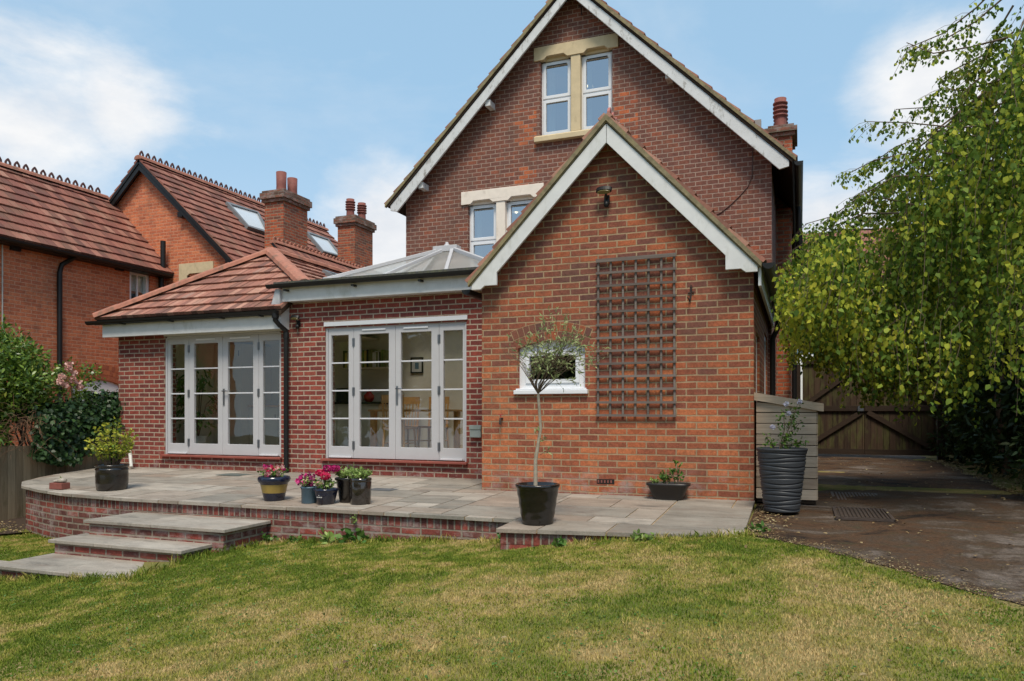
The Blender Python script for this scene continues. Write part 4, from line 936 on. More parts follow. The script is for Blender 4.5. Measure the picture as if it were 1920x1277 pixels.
# ============================================================ pots and plants
GRP = 'potted plants on the patio'
def potprof(rt, rb, h, lip=.012, lh=.03, wall=.012, soil=.03): 
    return [(rb*.96, 0), (rb, .004), (rb+(rt-lip-rb)*(1-lh/h), h-lh), (rt, h-lh+.004), (rt, h-.004), (rt-.004, h), (rt-wall, h), (rt-wall-.004, h-.02), (rt-wall-.008, h-soil), (.001, h-soil)]
def make_pot(name, c, prof, mat, label, cat='potted plant', fn=None, mats=None, seg=40, soilz=None, group=GRP):
    t = empty(name, c, label, cat, group); mb = MB()
    if mats:
        for (pr, mi) in mats[1]: mb.lathe(pr, c, seg, mi, fn)
        mb.build('pot', mats[0], t)
    else: mb.lathe(prof, c, seg, 0, fn).build('pot', mat, t)
    h = max(p[1] for p in prof); r = max(p[0] for p in prof)
    MB().lathe([(r*.9, h-.028), (r*.5, h-.018), (.001, h-.012)], c, 20).build('soil', M['soil'], t)
    return t
def bushy(t, c, r, h, nst, per, lf, size, name='foliage', ratio=.6, stemr=.004, spread=1.0, up=.35, stems=True, seed=0):
    """stems fanning out of the pot with leaves set along them"""
    rd = np.random.default_rng(seed+5); P, A, mb = [], [], MB()
    for i in range(nst):
        an = rd.uniform(0, 2*math.pi); rr = r*math.sqrt(rd.uniform(0, 1))*spread; hh = h*(rd.uniform(.55, 1)*(1-.35*(rr/(r*spread))**2))
        e = Vector((c[0]+math.cos(an)*rr, c[1]+math.sin(an)*rr, c[2]+hh)); b = Vector((c[0]+math.cos(an)*rr*.25, c[1]+math.sin(an)*rr*.25, c[2]))
        m = (b+e)/2+Vector((0, 0, hh*.12)); 
        if stems: mb.tube([b, m, e], [stemr, stemr*.8, stemr*.4], 5)
        for k in range(per):
            s = rd.uniform(.3, 1.05); p = b*(1-s)**2+m*2*s*(1-s)+e*s*s; P.append(p+Vector(rd.normal(size=3)*size*.25)); a = rd.normal(size=3); a[2] = a[2]*.5+up; A.append(a)
    if stems: mb.build('stem', M['twig'], t)
    sz = size*rd.uniform(.6, 1.2, len(P)); return leaf_mesh(name, np.array(P), np.array(A), sz, [L[lf]] if isinstance(lf, str) else [L[x] for x in lf], None if isinstance(lf, str) else rd.choice(len(lf), len(P)), ratio, t)
def flowers(t, c, r, z0, z1, n, size, mats, name='flowers', heads=None, seed=1):
    rd = np.random.default_rng(seed); P, A, MI, S = [], [], [], []
    for i in range(n):
        if heads: hx = heads[i % len(heads)]; q = np.array(hx[:3])+0; hr = hx[3]; mi = hx[4]; k = 26; d0 = rd.normal(size=3)
        an = rd.uniform(0, 2*math.pi); rr = r*math.sqrt(rd.uniform(0, 1)); q = np.array((c[0]+math.cos(an)*rr, c[1]+math.sin(an)*rr, rd.uniform(z0, z1))) if not heads else q
        mi = int(rd.integers(len(mats))) if not heads else mi; k = 5 if not heads else 26; hr = 0 if not heads else hr
        nrm = np.array((rd.normal()*.5, -1+rd.normal()*.3, .5+rd.normal()*.4)); nrm /= np.linalg.norm(nrm); a = np.cross(nrm, (0, 0, 1)); a /= np.linalg.norm(a); b = np.cross(nrm, a)
        for j in range(k):
            if heads:
                d = rd.normal(size=3); d /= np.linalg.norm(d); P.append(q+d*hr*np.array((1, 1, .7))*.8); A.append(np.cross(d, rd.normal(size=3))); S.append(size)
            else:
                th = 2*math.pi*j/k; P.append(q); A.append(a*math.cos(th)+b*math.sin(th)+nrm*.25); S.append(size)
            MI.append(mi)
    return leaf_mesh(name, np.array(P), np.array(A), np.array(S), [L[m] for m in mats], MI, .95, t, wide=.6)

# barrel-shaped dark pot with the yellow-leaved shrub
c = onPatio(210, 918); k_ = c.dot(ray(960, HZ))/1400*0+abs(Vector((-math.sin(YAW), math.cos(YAW), 0)).dot(c))/1400   # metres per pixel at c
def mpp(c): return Vector((-math.sin(YAW), math.cos(YAW), 0)).dot(c)/1400
m = mpp(c); r = 28*m; h = 47*m
pr = [(r*.86, 0), (r*.93, h*.02), (r*.99, h*.3), (r*1.0, h*.6), (r*.985, h*.78), (r*1.02, h*.80), (r*1.02, h*.83), (r*.97, h*.85), (r*.98, h*.94), (r*1.05, h*.95), (r*1.05, h), (r*.92, h), (r*.90, h*.88), (.001, h*.88)]
t = make_pot('potted_shrub', c, pr, M['blackglaze'], 'yellow green leaved shrub in a glossy black barrel pot on the left of the patio')
bushy(t, (c.x, c.y, c.z+h*.9), 40*m, 92*m, 46, 17, 'yellow', .052, seed=2, up=.2); bushy(t, (c.x+.02, c.y, c.z+h*.9), 30*m, 60*m, 10, 14, 'green', .05, 'lower_foliage', seed=3, stems=False)
# brick with pebbles
c = onPatio(112, 917); t = empty('pebble_dish', c, 'loose red brick holding a few pebbles and a small succulent at the patio edge', 'ornament'); m = mpp(c)
MB().box((c.x-17*m, c.y-.06, c.z), (c.x+15*m, c.y+.07, c.z+12*m)).build('brick', M['terracotta'], t, bevel=.006)
for i, (dx, rr_) in enumerate(((-.07, .035), (-.02, .045), (.045, .06))):
    mb = MB(); mb.lathe([(.001, 0), (rr_*.8, rr_*.15), (rr_, rr_*.5), (rr_*.7, rr_*.9), (.001, rr_*1.05)], (c.x+dx, c.y, c.z+12*m), 12); mb.build('pebble', M['pebble'], t)
bushy(t, (c.x+.01, c.y+.03, c.z+12*m), .06, .07, 8, 6, 'olive', .025, seed=9, stems=False)
# blue bowl pot with ochre band
c = onPatio(514, 938); m = mpp(c); r = 29*m; h = 45*m
P_ = [(r*.60, 0), (r*.64, h*.04), (r*.74, h*.33)]; Q_ = [(r*.74, h*.33), (r*.86, h*.68)]; S_ = [(r*.86, h*.68), (r*.90, h*.74), (r*1.0, h*.80), (r*1.04, h*.88), (r*1.0, h*.98), (r*.94, h), (r*.88, h*.96), (r*.84, h*.88), (.001, h*.86)]
t = make_pot('potted_busy_lizzie', c, P_+Q_+S_, None, 'pink flowers in a navy blue bowl pot with a broad ochre yellow band', mats=([M['navy'], M['ochre']], [(P_, 0), (Q_, 1), (S_, 0)]))
bushy(t, (c.x, c.y, c.z+h*.9), 24*m, 22*m, 26, 11, ['green', 'lime'], .035, seed=12); flowers(t, c, 21*m, c.z+h*1.05, c.z+h*1.4, 36, .032, ['fl_mag', 'fl_red', 'fl_pink'], seed=4)
# small blue grey cylinder
c = onPatio(580, 943); m = mpp(c); r = 15.5*m; h = 31*m
t = make_pot('potted_petunia', c, potprof(r, r*.93, h, .006, .02), M['bluegrey'], 'purple petunias spilling over a small blue grey cylindrical pot')
bushy(t, (c.x, c.y, c.z+h*.9), 22*m, 26*m, 18, 10, 'lime', .03, seed=22); flowers(t, (c.x-.03, c.y), 20*m, c.z+h*.9, c.z+h*1.75, 30, .034, ['fl_dk', 'fl_mag'], seed=5)
# navy bowl with geranium
c = onPatio(611, 945); m = mpp(c); r = 22*m; h = 29*m
t = make_pot('potted_geranium', c, [(r*.66, 0), (r*.72, .004), (r*.95, h*.7), (r*1.0, h*.86), (r*1.05, h*.9), (r*1.05, h), (r*.93, h), (r*.9, h*.85), (.001, h*.85)], M['navy'], 'bright crimson geraniums in a dark navy bowl pot with a tiny pale mark')
mk = MB(); mk.box((c.x-.012, c.y-r*.93, c.z+h*.60), (c.x-.002, c.y-r*.91, c.z+h*.64))
for i in range(6): mk.box((c.x-.035+i*.012, c.y-r*.925, c.z+h*.47), (c.x-.027+i*.012, c.y-r*.90, c.z+h*(.52+.01*(i % 2))))
mk.build('maker_mark', M['offw'], t)
bushy(t, (c.x, c.y, c.z+h*.9), 21*m, 26*m, 24, 10, ['green', 'lime'], .035, seed=32)
flowers(t, c, 1, 0, 1, 40, .021, ['fl_red', 'fl_mag', 'fl_pink'], heads=[(c.x-13*m, c.y, c.z+58*m, 10*m, 0), (c.x-2*m, c.y+.05, c.z+66*m, 10*m, 1), (c.x+5*m, c.y-.05, c.z+53*m, 11*m, 0), (c.x+14*m, c.y+.06, c.z+66*m, 10*m, 1), (c.x-8*m, c.y-.06, c.z+38*m, 7*m, 2)], seed=6)
# two tall black pots with pale green plants
c = onPatio(652, 941); m = mpp(c); r = 24*m; h = 46*m
t = make_pot('potted_ivy', c, potprof(r, r*.62, h, .01, .03), M['blackglaze'], 'tapered plain black pot of pale green leaves, behind the streaked pot')
bushy(t, (c.x, c.y, c.z+h*.9), 27*m, 26*m, 30, 12, 'lime', .038, seed=42)
c = onPatio(676, 945); m = mpp(c); r = 20.5*m; h = 49*m
t = make_pot('potted_mint', c, [(r*.9, 0), (r*.93, .005), (r*.97, h*.5), (r*1.0, h*.84), (r*.98, h*.86), (r*1.01, h*.9), (r*1.01, h), (r*.92, h), (r*.9, h*.9), (.001, h*.9)], M['brownglaze'], 'glossy streaked brown black cylindrical pot of pale green leaves, in front of the plain one', seg=10)
bushy(t, (c.x, c.y, c.z+h*.9), 26*m, 24*m, 34, 12, 'lime', .036, seed=52)
# olive standard in rippled black pot
c = onPatio(1008, 981); m = mpp(c); r = 41*m; h = 74*m
fn = lambda rr_, z, a: (rr_*(1+.012*math.sin(z*70+1.6*math.sin(a*2+.7))*(1 if .01 < z < h*.8 else 0)), z)
t = empty('potted_olive_tree', c, 'olive tree with bare stem and airy round crown in a rippled glossy black pot', 'olive tree', GRP)
pr = [(r*.68, 0), (r*.72, .006)]+[(r*(.72+.22*i/14), h*(.03+.79*i/14)) for i in range(15)]+[(r*.97, h*.9), (r*1.02, h*.93), (r*1.02, h*.985), (r*.99, h), (r*.91, h), (r*.88, h*.93), (.001, h*.92)]
MB().lathe(pr, c, 48, 0, fn).build('pot', M['blackglaze'], t)
MB().lathe([(r*.9, h*.92), (.001, h*.94)], c, 20).build('soil', M['soil'], t)
OC = onP(1040, 668, c, (0, 1, 0)); top = onP(1009, 738, c, (0, 1, 0))
s0 = Vector((c.x-.02, c.y, c.z+h*.9)); MB().tube([s0, s0+Vector((.0, 0, .25)), s0+Vector((.05, 0, .55)), top], [.020, .017, .014, .013], 10).build('trunk', M['bark_pale'], t)
rd = np.random.default_rng(3); P, A = [], []; mb = MB()
def leafy(q0, q1, n, s0_=.1):
    for k in range(n):
        q = q0.lerp(q1, rd.uniform(s0_, 1.05)); P.append(q+Vector(rd.normal(size=3)*.006)); A.append(Vector(rd.normal(size=3))*.8+(q1-q0).normalized()*1.1+Vector((0, 0, .15)))
for i in range(13):
    an = 2*math.pi*i/13+rd.uniform(-.2, .2); k_ = rd.uniform(.25, .8); e = OC+Vector((math.cos(an)*.30*k_, math.sin(an)*.26*k_, rd.uniform(-.16, .16))); mdl = top+Vector((math.cos(an)*.10*k_, math.sin(an)*.10*k_, .09)); mb.tube([top, mdl, e], [.006, .0045, .003], 6)
    for j in range(8):
        d = Vector(rd.normal(size=3)); d.z = d.z*.8+.12; d.normalize(); o_ = mdl.lerp(e, rd.uniform(.35, 1)); tgt = OC+Vector((d.x*.50, d.y*.42, d.z*.38+.02))*rd.uniform(.6, 1.15)
        tgt = o_.lerp(tgt, rd.uniform(.5, 1)); m2_ = o_.lerp(tgt, .5)+Vector(rd.normal(size=3)*.03); mb.tube([o_, m2_, tgt], [.0025, .0018, .001], 4); leafy(o_, m2_, 2, .4); leafy(m2_, tgt, 8)
for dx in (-.05, .02, -.11, .10, .2):
    e = OC+Vector((dx, 0, .46-abs(dx))); o_ = OC+Vector((dx*.5, 0, .1)); mb.tube([o_, e], [.002, .001], 4); leafy(o_, e, 16, .3)
for i in range(16):        # bare wisps
    d = Vector(rd.normal(size=3)); d.z = abs(d.z)*.4-.1; d.normalize(); e = OC+Vector((d.x*.50, d.y*.4, d.z*.3)); mb.tube([top, (top+e)/2+Vector((0, 0, .09)), e, e+Vector((d.x*.03, 0, .05))], [.004, .002, .0015, .001], 4)
for (zz, dx) in ((.42, .07), (.30, .09), (.50, -.03)):
    b = s0+Vector((.04, 0, zz)); e = b+Vector((dx, -.03, .05)); mb.tube([b, e], [.003, .0015], 4)
    for k in range(9): P.append(b+(e-b)*rd.uniform(.3, 1.1)+Vector(rd.normal(size=3)*.012)); A.append(Vector(rd.normal(size=3)))
mb.build('branch', M['twig'], t); leaf_mesh('foliage', np.array([tuple(p) for p in P]), np.array([tuple(a) for a in A]), .050*rd.uniform(.6, 1.15, len(P)), [L['olive']], None, .27, t, wide=.45)
# low oval bowl
c = onPatio(1250, 939); m = mpp(c); w2, h = 41*m, 32*m
t = empty('planter_bowl', c, 'low dark brown trapezoid planter with a small green plant against the gable wall', 'planter', GRP)
fn = lambda rr_, z, a: (rr_, z)
mb = MB(); pr = [(.62, 0), (.64, .01), (.93, h-.03), (1.0, h-.025), (1.0, h), (.92, h), (.90, h-.03), (.01, h-.03)]; vs = []; seg = 36
for (q, z) in pr:
    for k in range(seg):
        a = 2*math.pi*k/seg; cx_ = math.copysign(abs(math.cos(a))**.55, math.cos(a)); sy_ = math.copysign(abs(math.sin(a))**.55, math.sin(a)); vs.append((c.x+w2*q*cx_, c.y+.11+.13*q*sy_, c.z+z))
mb.add(vs, [(i*seg+k, i*seg+(k+1) % seg, (i+1)*seg+(k+1) % seg, (i+1)*seg+k) for i in range(len(pr)-1) for k in range(seg)], 0, True)
mb.build('pot', M['brownpl'], t); MB().box((c.x-w2*.8, c.y+.02, c.z+h-.05), (c.x+w2*.8, c.y+.2, c.z+h-.022)).build('soil', M['soil'], t)
bushy(t, (c.x-.02, c.y+.1, c.z+h*.9), .07, .18, 9, 12, 'green', .035, seed=62); bushy(t, (c.x+.11, c.y+.1, c.z+h*.9), .10, .30, 6, 8, 'green', .05, 'tall_foliage', seed=63); bushy(t, (c.x-.14, c.y+.08, c.z+h*.9), .06, .07, 8, 8, 'lime', .03, 'low_foliage', seed=64)
# tall ribbed charcoal planter on the drive
c = onZ(1465, 962, -.985); m = mpp(c); r = 46.5*m; h = 121*m
c = c+Vector((0, .15, 0))
def rib(rr_, z, a):
    s = 0
    for i in range(14):
        zz = h*(.06+i*.066)+.012*math.sin(a*(1 if i % 2 else 2)+i*1.3); s = max(s, math.exp(-((z-zz)/.0055)**2))
    return (rr_-.011*s if .02 < z < h*.97 and rr_ > r*.6 else rr_, z)
pr = [(r*.66, 0), (r*.70, .008)]+[(r*(.70+.28*i/150), h*(.012+.95*i/150)) for i in range(151)]+[(r*1.0, h*.965), (r*1.0, h*.995), (r*.98, h), (r*.94, h), (r*.92, h*.95), (.001, h*.94)]
t = empty('tall_ribbed_planter', c, 'tall charcoal grey ribbed planter with a straggly pale flowered shrub beside the cladded box', 'planter')
MB().lathe(pr, c, 64, 0, rib).build('pot', M['charcoal'], t); MB().lathe([(r*.93, h*.94), (.001, h*.95)], c, 20).build('soil', M['soil'], t)
cc_ = Vector((c.x-.03, c.y, c.z+h*.93)); mb = MB(); P, A = [], []; rd = np.random.default_rng(8)
for (du, dv, n) in ((8, -80, 26), (34, -92, 30), (42, -60, 14), (-22, -34, 14), (24, -48, 18), (46, -22, 16), (38, -14, 16), (-28, -16, 8), (12, -28, 16)):
    e = cc_+Vector((du*m, rd.uniform(-.06, .06), -dv*m)); mdl = (cc_+e)/2+Vector((rd.uniform(-.04, .04), 0, .03)); mb.tube([cc_, mdl, e], [.006, .004, .002], 5)
    for k in range(n*2): s = rd.uniform(.25, 1.03); q = cc_*(1-s)**2+mdl*2*s*(1-s)+e*s*s; P.append(tuple(q+Vector(rd.normal(size=3)*.022))); a = rd.normal(size=3); a[2] = a[2]*.6; A.append(a)
mb.build('stem', M['twig'], t); leaf_mesh('foliage', P, A, .042*rd.uniform(.6, 1.2, len(P)), [L['green'], L['shrub']], rd.choice(2, len(P)), .55, t)
flowers(t, c, 1, 0, 1, 4, .03, ['fl_white'], heads=[(c.x+32*m, c.y-.03, c.z+h+88*m, .012, 0), (c.x+8*m, c.y-.03, c.z+h+84*m, .010, 0), (c.x+12*m, c.y-.04, c.z+h+66*m, .01, 0), (c.x-16*m, c.y-.04, c.z+h+40*m, .012, 0)], seed=8)

# ---- cladded storage box
t = empty('storage_box', (-.13, 8.9, -.98), 'weathered grey wooden cladded storage box with sloping lid against the wing', 'storage box')
bx0, bx1, by0, by1 = -.45, .165, 8.62, 9.6; zl_, zr_ = .17, .06
lx = lambda x: zl_+(zr_-zl_)*(x-bx0)/(bx1-bx0)
n = 11; mb = MB(); zb0 = -.93; hh = .118
for i in range(n):
    z0_ = zb0+i*hh; z1_ = z0_+hh-.009
    if z0_ > lx(bx0): break
    zt0, zt1 = min(z1_, lx(bx0)), min(z1_, lx(bx1))
    if zt1 <= z0_: continue
    mb.prism([[(bx0, z0_), (bx1, z0_), (bx1, zt1), (bx0, zt0)]], (0, by0-.012, 0), X, Z, Yv*.02)
    mb.prism([[(by0+.01, z0_), (by1, z0_), (by1, zt1), (by0+.01, zt1)]], (bx1-.001, 0, 0), Yv, Z, X*.014)
mb.build('cladding', M['clad'], t, bevel=.004)
MB().prism([[(bx0+.01, -.97), (bx1-.01, -.97), (bx1-.01, zr_-.01), (bx0+.01, zl_-.01)]], (0, by0+.01, 0), X, Z, Yv*(by1-by0-.03)).build('carcass', M['gate_dark'], t)
MB().prism([[(bx0-.03, lx(bx0-.03)-.03), (bx1+.07, lx(bx1+.07)-.03), (bx1+.07, lx(bx1+.07)+.055), (bx0-.03, lx(bx0-.03)+.055)]], (0, by0-.05, 0), X, Z, Yv*(by1-by0+.1)).build('lid', M['clad'], t, bevel=.006)
# ============================================================ gates at the end of the drive
GYY = 18.4
def gate(x0, x1, label, flip):
    t = empty('wooden_gate', (x0, GYY, -.97), label, 'gate', 'pair of driveway gates'); zb_, zt_ = -.92, 1.17; mb = MB(); rd = random.Random(int(x0*10)+3); x = x0
    while x < x1-.02:
        w_ = min(.125, x1-x); mb.box((x+.003, GYY+rd.uniform(-.003, .003), zb_), (x+w_-.003, GYY+.02, zt_-rd.uniform(0, .004))); x += .125
    mb.build('boards', M['gate'], t, bevel=.003); MB().box((x0+.01, GYY+.022, zb_+.02), (x1-.01, GYY+.03, zt_-.01)).build('backing', M['gate_dark'], t)  # backing sheet added to stop light showing between the boards
    MB().box((x0, GYY-.05, zt_-.05), (x1, GYY-.002, zt_+.05)).box((x0-.01, GYY-.06, zt_+.05), (x1+.01, GYY+.03, zt_+.08)).build('top_rail', M['gate_dark'], t, bevel=.003)
    for za_, zb3_ in ((.05, .17), (zb_, zb_+.12)): MB().box((x0, GYY-.05, za_), (x1, GYY-.002, zb3_)).build('rail', M['gate_dark'], t, bevel=.003)
    a, b = (x0+.06, x1-.06) if not flip else (x1-.06, x0+.06)
    for (z0, z1) in ((.2, zt_-.08), (zb_+.15, .03)): MB().bar((a, GYY-.03, z0), (b, GYY-.03, z1), .10, .045, (0, 1, 0)).build('brace', M['gate_dark'], t)
    return t
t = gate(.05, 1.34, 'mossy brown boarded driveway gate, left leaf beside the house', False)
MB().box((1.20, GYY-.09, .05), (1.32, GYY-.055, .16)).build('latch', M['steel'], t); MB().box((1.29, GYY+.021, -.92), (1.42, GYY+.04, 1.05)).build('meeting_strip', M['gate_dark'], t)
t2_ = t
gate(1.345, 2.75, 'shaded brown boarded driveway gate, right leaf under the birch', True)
for x, l in ((-.06, 'thick wooden gate post by the house corner'), (2.84, 'wooden gate post in shade under the shrubs')):
    tag(MB().box((x-.07, GYY-.07, -1.1), (x+.07, GYY+.07, 1.12)).build('gate_post', M['gate_dark'], bevel=.01), l, 'gate post', 'gate posts')

# white rendered house beyond the gate
t = empty('rendered_house', (2.5, 32, -1), 'white rendered house glimpsed beyond the driveway gates', 'house')
wa, wb = onY(1487, 605, 30), onY(1545, 668, 30)
MB().prism([rect(-3.5, -1.2, 3.4, 4.3), rect(wa.x, wb.z, wb.x, wa.z)], (0, 30, 0), X, Z, Yv*.25).build('wall', M['render'], t)
w_ = MB().prism([rect(wa.x, wb.z, wb.x, wa.z), rect(wa.x+.08, wb.z+.08, (wa.x+wb.x)/2-.03, wa.z-.08), rect((wa.x+wb.x)/2+.03, wb.z+.08, wb.x-.08, wa.z-.08)], (0, 30.06, 0), X, Z, Yv*.08).build('window', M['upvc'], t)
MB().box((wa.x+.05, 30.1, wb.z+.05), (wb.x-.05, 30.11, wa.z-.05)).build('pane', M['glass_up'], w_)
MB().prism([[(29.6, 4.2), (34, 7.6), (38.4, 4.2)]], (-3.9, 0, 0), Yv, Z, X*7.7).build('roof', M['tile_nb'], t)

# ============================================================ neighbour's house
K = 1.17
nb = empty('neighbouring_house', (-15, 14, -1.9), 'orange brick neighbouring house with crested red tiled roofs seen over the hedge', 'house')
NX = -14.4; GY = 13.9; NE = 3.36; NXE = -14.16
s_w = [onX(u, v, NX) for u, v in ((243, 507), (281, 515), (281, 590), (243, 590))]
wy0, wy1, wz0_, wz1_ = s_w[0].y, s_w[1].y, s_w[3].z-.35, s_w[0].z+.02
a0, a1_ = onX(136, 742, NX), onX(222, 742, NX); ay0, ay1 = a0.y, a1_.y+.15; az1 = onX(180, 712, NX).z; azs = onX(140, 722, NX).z-.02
def arcY(y0, y1, z, h, n=12): return [(y1-(y1-y0)*i/n, z+h*(1-((2*i/n)-1)**2)) for i in range(n+1)]
ah = az1-azs
MB().prism([[(3.0, -2.0), (GY, -2.0), (GY, NE+.05), (3.0, NE+.05)], [(wy0, wz0_), (wy1, wz0_), (wy1, wz1_), (wy0, wz1_)], [(ay0, -.7), (ay1, -.7)]+arcY(ay0, ay1, azs, ah)], (NX-.25, 0, 0), Yv, Z, X*.25).build('wall', M['brick_neighbour'], nb)
NB0, NB1, NBC = -17.9, -12.32, -15.05; NAZ, NEZ = 6.20, 3.46
lw0, lw1 = onY(352, 520, GY).x, onY(394, 515, GY).x; lz = onY(372, 516, GY).z
MB().prism([[(NB0, -2), (NB1, -2), (NB1, NEZ), (NBC, NAZ-.12), (NB0, NEZ)], rect(lw0, lz-1.2, lw1, lz)], (0, GY, 0), X, Z, Yv*.25).build('wall', M['brick_neighbour'], nb)
MB().prism([rect(GY+.25, -2, 21.3, NEZ)], (NB1-.25, 0, 0), Yv, Z, X*.25).build('wall', M['brick_neighbour'], nb)
MB().prism([[(NB0, -2), (NB1, -2), (NB1, NEZ), (NBC, NAZ-.12), (NB0, NEZ)]], (0, 21.0, 0), X, Z, Yv*.25).build('wall', M['brick_neighbour'], nb)
MB().box((-22, 13.0, -2), (NB0, 21, 3.3)).build('wall', M['brick_neighbour'], nb)
def nroof(pts, d, under=.06):
    mb = MB(); r_ = tiles(mb, pts, d, .175, .295, .036, random.Random(int(abs(pts[0][0])*7))); mb.build('roof', M['tile_nb'], nb)
    n_ = r_[3]; m2 = MB(); k = len(pts); P0 = [Vector(p)-n_*.015 for p in pts]; P1_ = [p-n_*under for p in P0]
    m2.add(P0+P1_, [tuple(range(k)), tuple(range(2*k-1, k-1, -1))]+[(i, (i+1) % k, (i+1) % k+k, i+k) for i in range(k)]); m2.build('roof_boarding', M['black'], nb)
    return r_[3]
NRX, NRZ = -16.15, 5.34
V_ = Vector
nroof([V_((NXE+.02, 3, NE)), V_((NXE+.02, GY, NE)), V_((NRX, GY, NRZ)), V_((NRX, 3, NRZ))], (0, 1, 0))
nroof([V_((2*NRX-NXE, 3, NE)), V_((2*NRX-NXE, GY, NE)), V_((NRX, GY, NRZ)), V_((NRX, 3, NRZ))], (0, 1, 0))
BY = 13.70; fr = -12.10; sl2 = (NAZ-NEZ)/(fr+15.05); fe = -11.7; fez = NEZ-(fe-fr)*sl2
nN = nroof([V_((fe, BY, fez)), V_((fe, 21.4, fez)), V_((NBC, 21.4, NAZ)), V_((NBC, BY, NAZ))], (0, 1, 0))
nroof([V_((2*NBC-fe, BY, fez)), V_((2*NBC-fe, 21.4, fez)), V_((NBC, 21.4, NAZ)), V_((NBC, BY, NAZ))], (0, 1, 0))
cr = MB(); hip_cover(cr, (NRX, 3, NRZ+.03), (NRX, GY-.2, NRZ+.03), .24, .10); cr.build('ridge_tiles', M['ridge'], nb); cr = MB(); hip_cover(cr, (NBC, BY-.02, NAZ+.03), (NBC, 21.4, NAZ+.03), .24, .10); cr.build('ridge_tiles', M['ridge'], nb)
cr = MB(); crest(cr, (NRX, 3, NRZ+.09), (NRX, GY-.3, NRZ+.09), 52, .14, .14, .03); cr.build('ridge_crest', M['crest'], nb); cr = MB(); crest(cr, (NBC, BY, NAZ+.09), (NBC, 21.4, NAZ+.09), 40, .14, .13, .03); cr.build('ridge_crest', M['crest'], nb)
for s in (-1, 1):
    xe = NBC+s*(fr-NBC+.1); z_e = NEZ-.1*sl2-.02
    MB().prism([[(NBC, NAZ-.03), (xe, z_e), (xe, z_e-.17), (NBC, NAZ-.26)]], (0, BY+.02, 0), X, Z, Yv*.05).build('bargeboard', M['black'], nb)
for u, v in ((338, 402), (428, 488)): p = onY(u, v, BY+.05); MB().box((p.x-.07, BY+.03, p.z-.06), (p.x+.07, GY, p.z+.06)).build('purlin_end', M['black'], nb)
g = MB(); gutter(g, (NXE+.06, 3, NE-.03), (NXE+.06, GY-.1, NE-.03), .065); g.box((NX, 3, NE-.10), (NXE+.03, GY-.05, NE-.06)); g.build('gutter', M['black'], nb)
for u, v in ((27, 462), (222, 500)): p = onX(u, v, NX); MB().box((NX-.01, p.y-.10, p.z-.09), (NX+.06, p.y+.10, p.z+.13)).build('joist_end', M['black'], nb)
pa = onX(135, 478, NX+.12); pb = onX(112, 500, NX+.06)
MB().tube([V_((NXE+.04, pa.y, NE-.05)), V_((NXE+.02, pa.y, pa.z-.03)), V_((NX+.06, pb.y+.05, pb.z+.05)), V_((NX+.06, pb.y, pb.z-.12)), V_((NX+.06, pb.y, -1.8))], .05, 10).tube([V_((NX+.06, pb.y, .95)), V_((NX+.06, pb.y, .85))], .062, 10).build('downpipe', M['black'], nb)
pc = onX(307, 520, NXE-.1); MB().tube([V_((NXE-.12, pc.y, NE+.05)), V_((NXE-.12, pc.y, onX(307, 452, NXE-.1).z))], .06, 10).build('vent_pipe', M['black'], nb)
MB().tube([V_((NX+.07, pc.y, NE)), V_((NX+.07, pc.y, 0))], .06, 10).build('downpipe', M['black'], nb)
pw = onX(5, 520, NX+.02); MB().tube([V_((NX+.012, pw.y, NE-.1)), V_((NX+.012, pw.y, 1.5))], .012, 6).build('cable', M['offw'], nb)
# sash window
w_ = MB().prism([[(wy0, wz0_), (wy1, wz0_), (wy1, wz1_), (wy0, wz1_)], [(wy0+.08, wz0_+.08), (wy1-.08, wz0_+.08), (wy1-.08, wz1_-.08), (wy0+.08, wz1_-.08)]], (NX-.14, 0, 0), Yv, Z, X*.10).box((NX-.11, (wy0+wy1)/2-.02, wz0_+.07), (NX-.08, (wy0+wy1)/2+.02, wz1_-.07)).box((NX-.12, wy0+.07, (wz0_+wz1_)/2-.03), (NX-.07, wy1-.07, (wz0_+wz1_)/2+.03)).build('window', M['upvc'], nb)
MB().box((NX-.13, wy0+.06, wz0_+.06), (NX-.125, wy1-.06, wz1_-.06)).build('pane', M['glass'], w_); MB().box((NX-.5, wy0-.3, wz0_-.2), (NX-.48, wy1+.3, wz1_-.45)).build('curtain', M['dark'], w_); MB().box((NX-.16, wy0+.05, wz1_-.45), (NX-.15, wy1-.05, wz1_)).build('blind', M['offw'], w_)  # the dark curtain is a black sheet painted as the room's shade
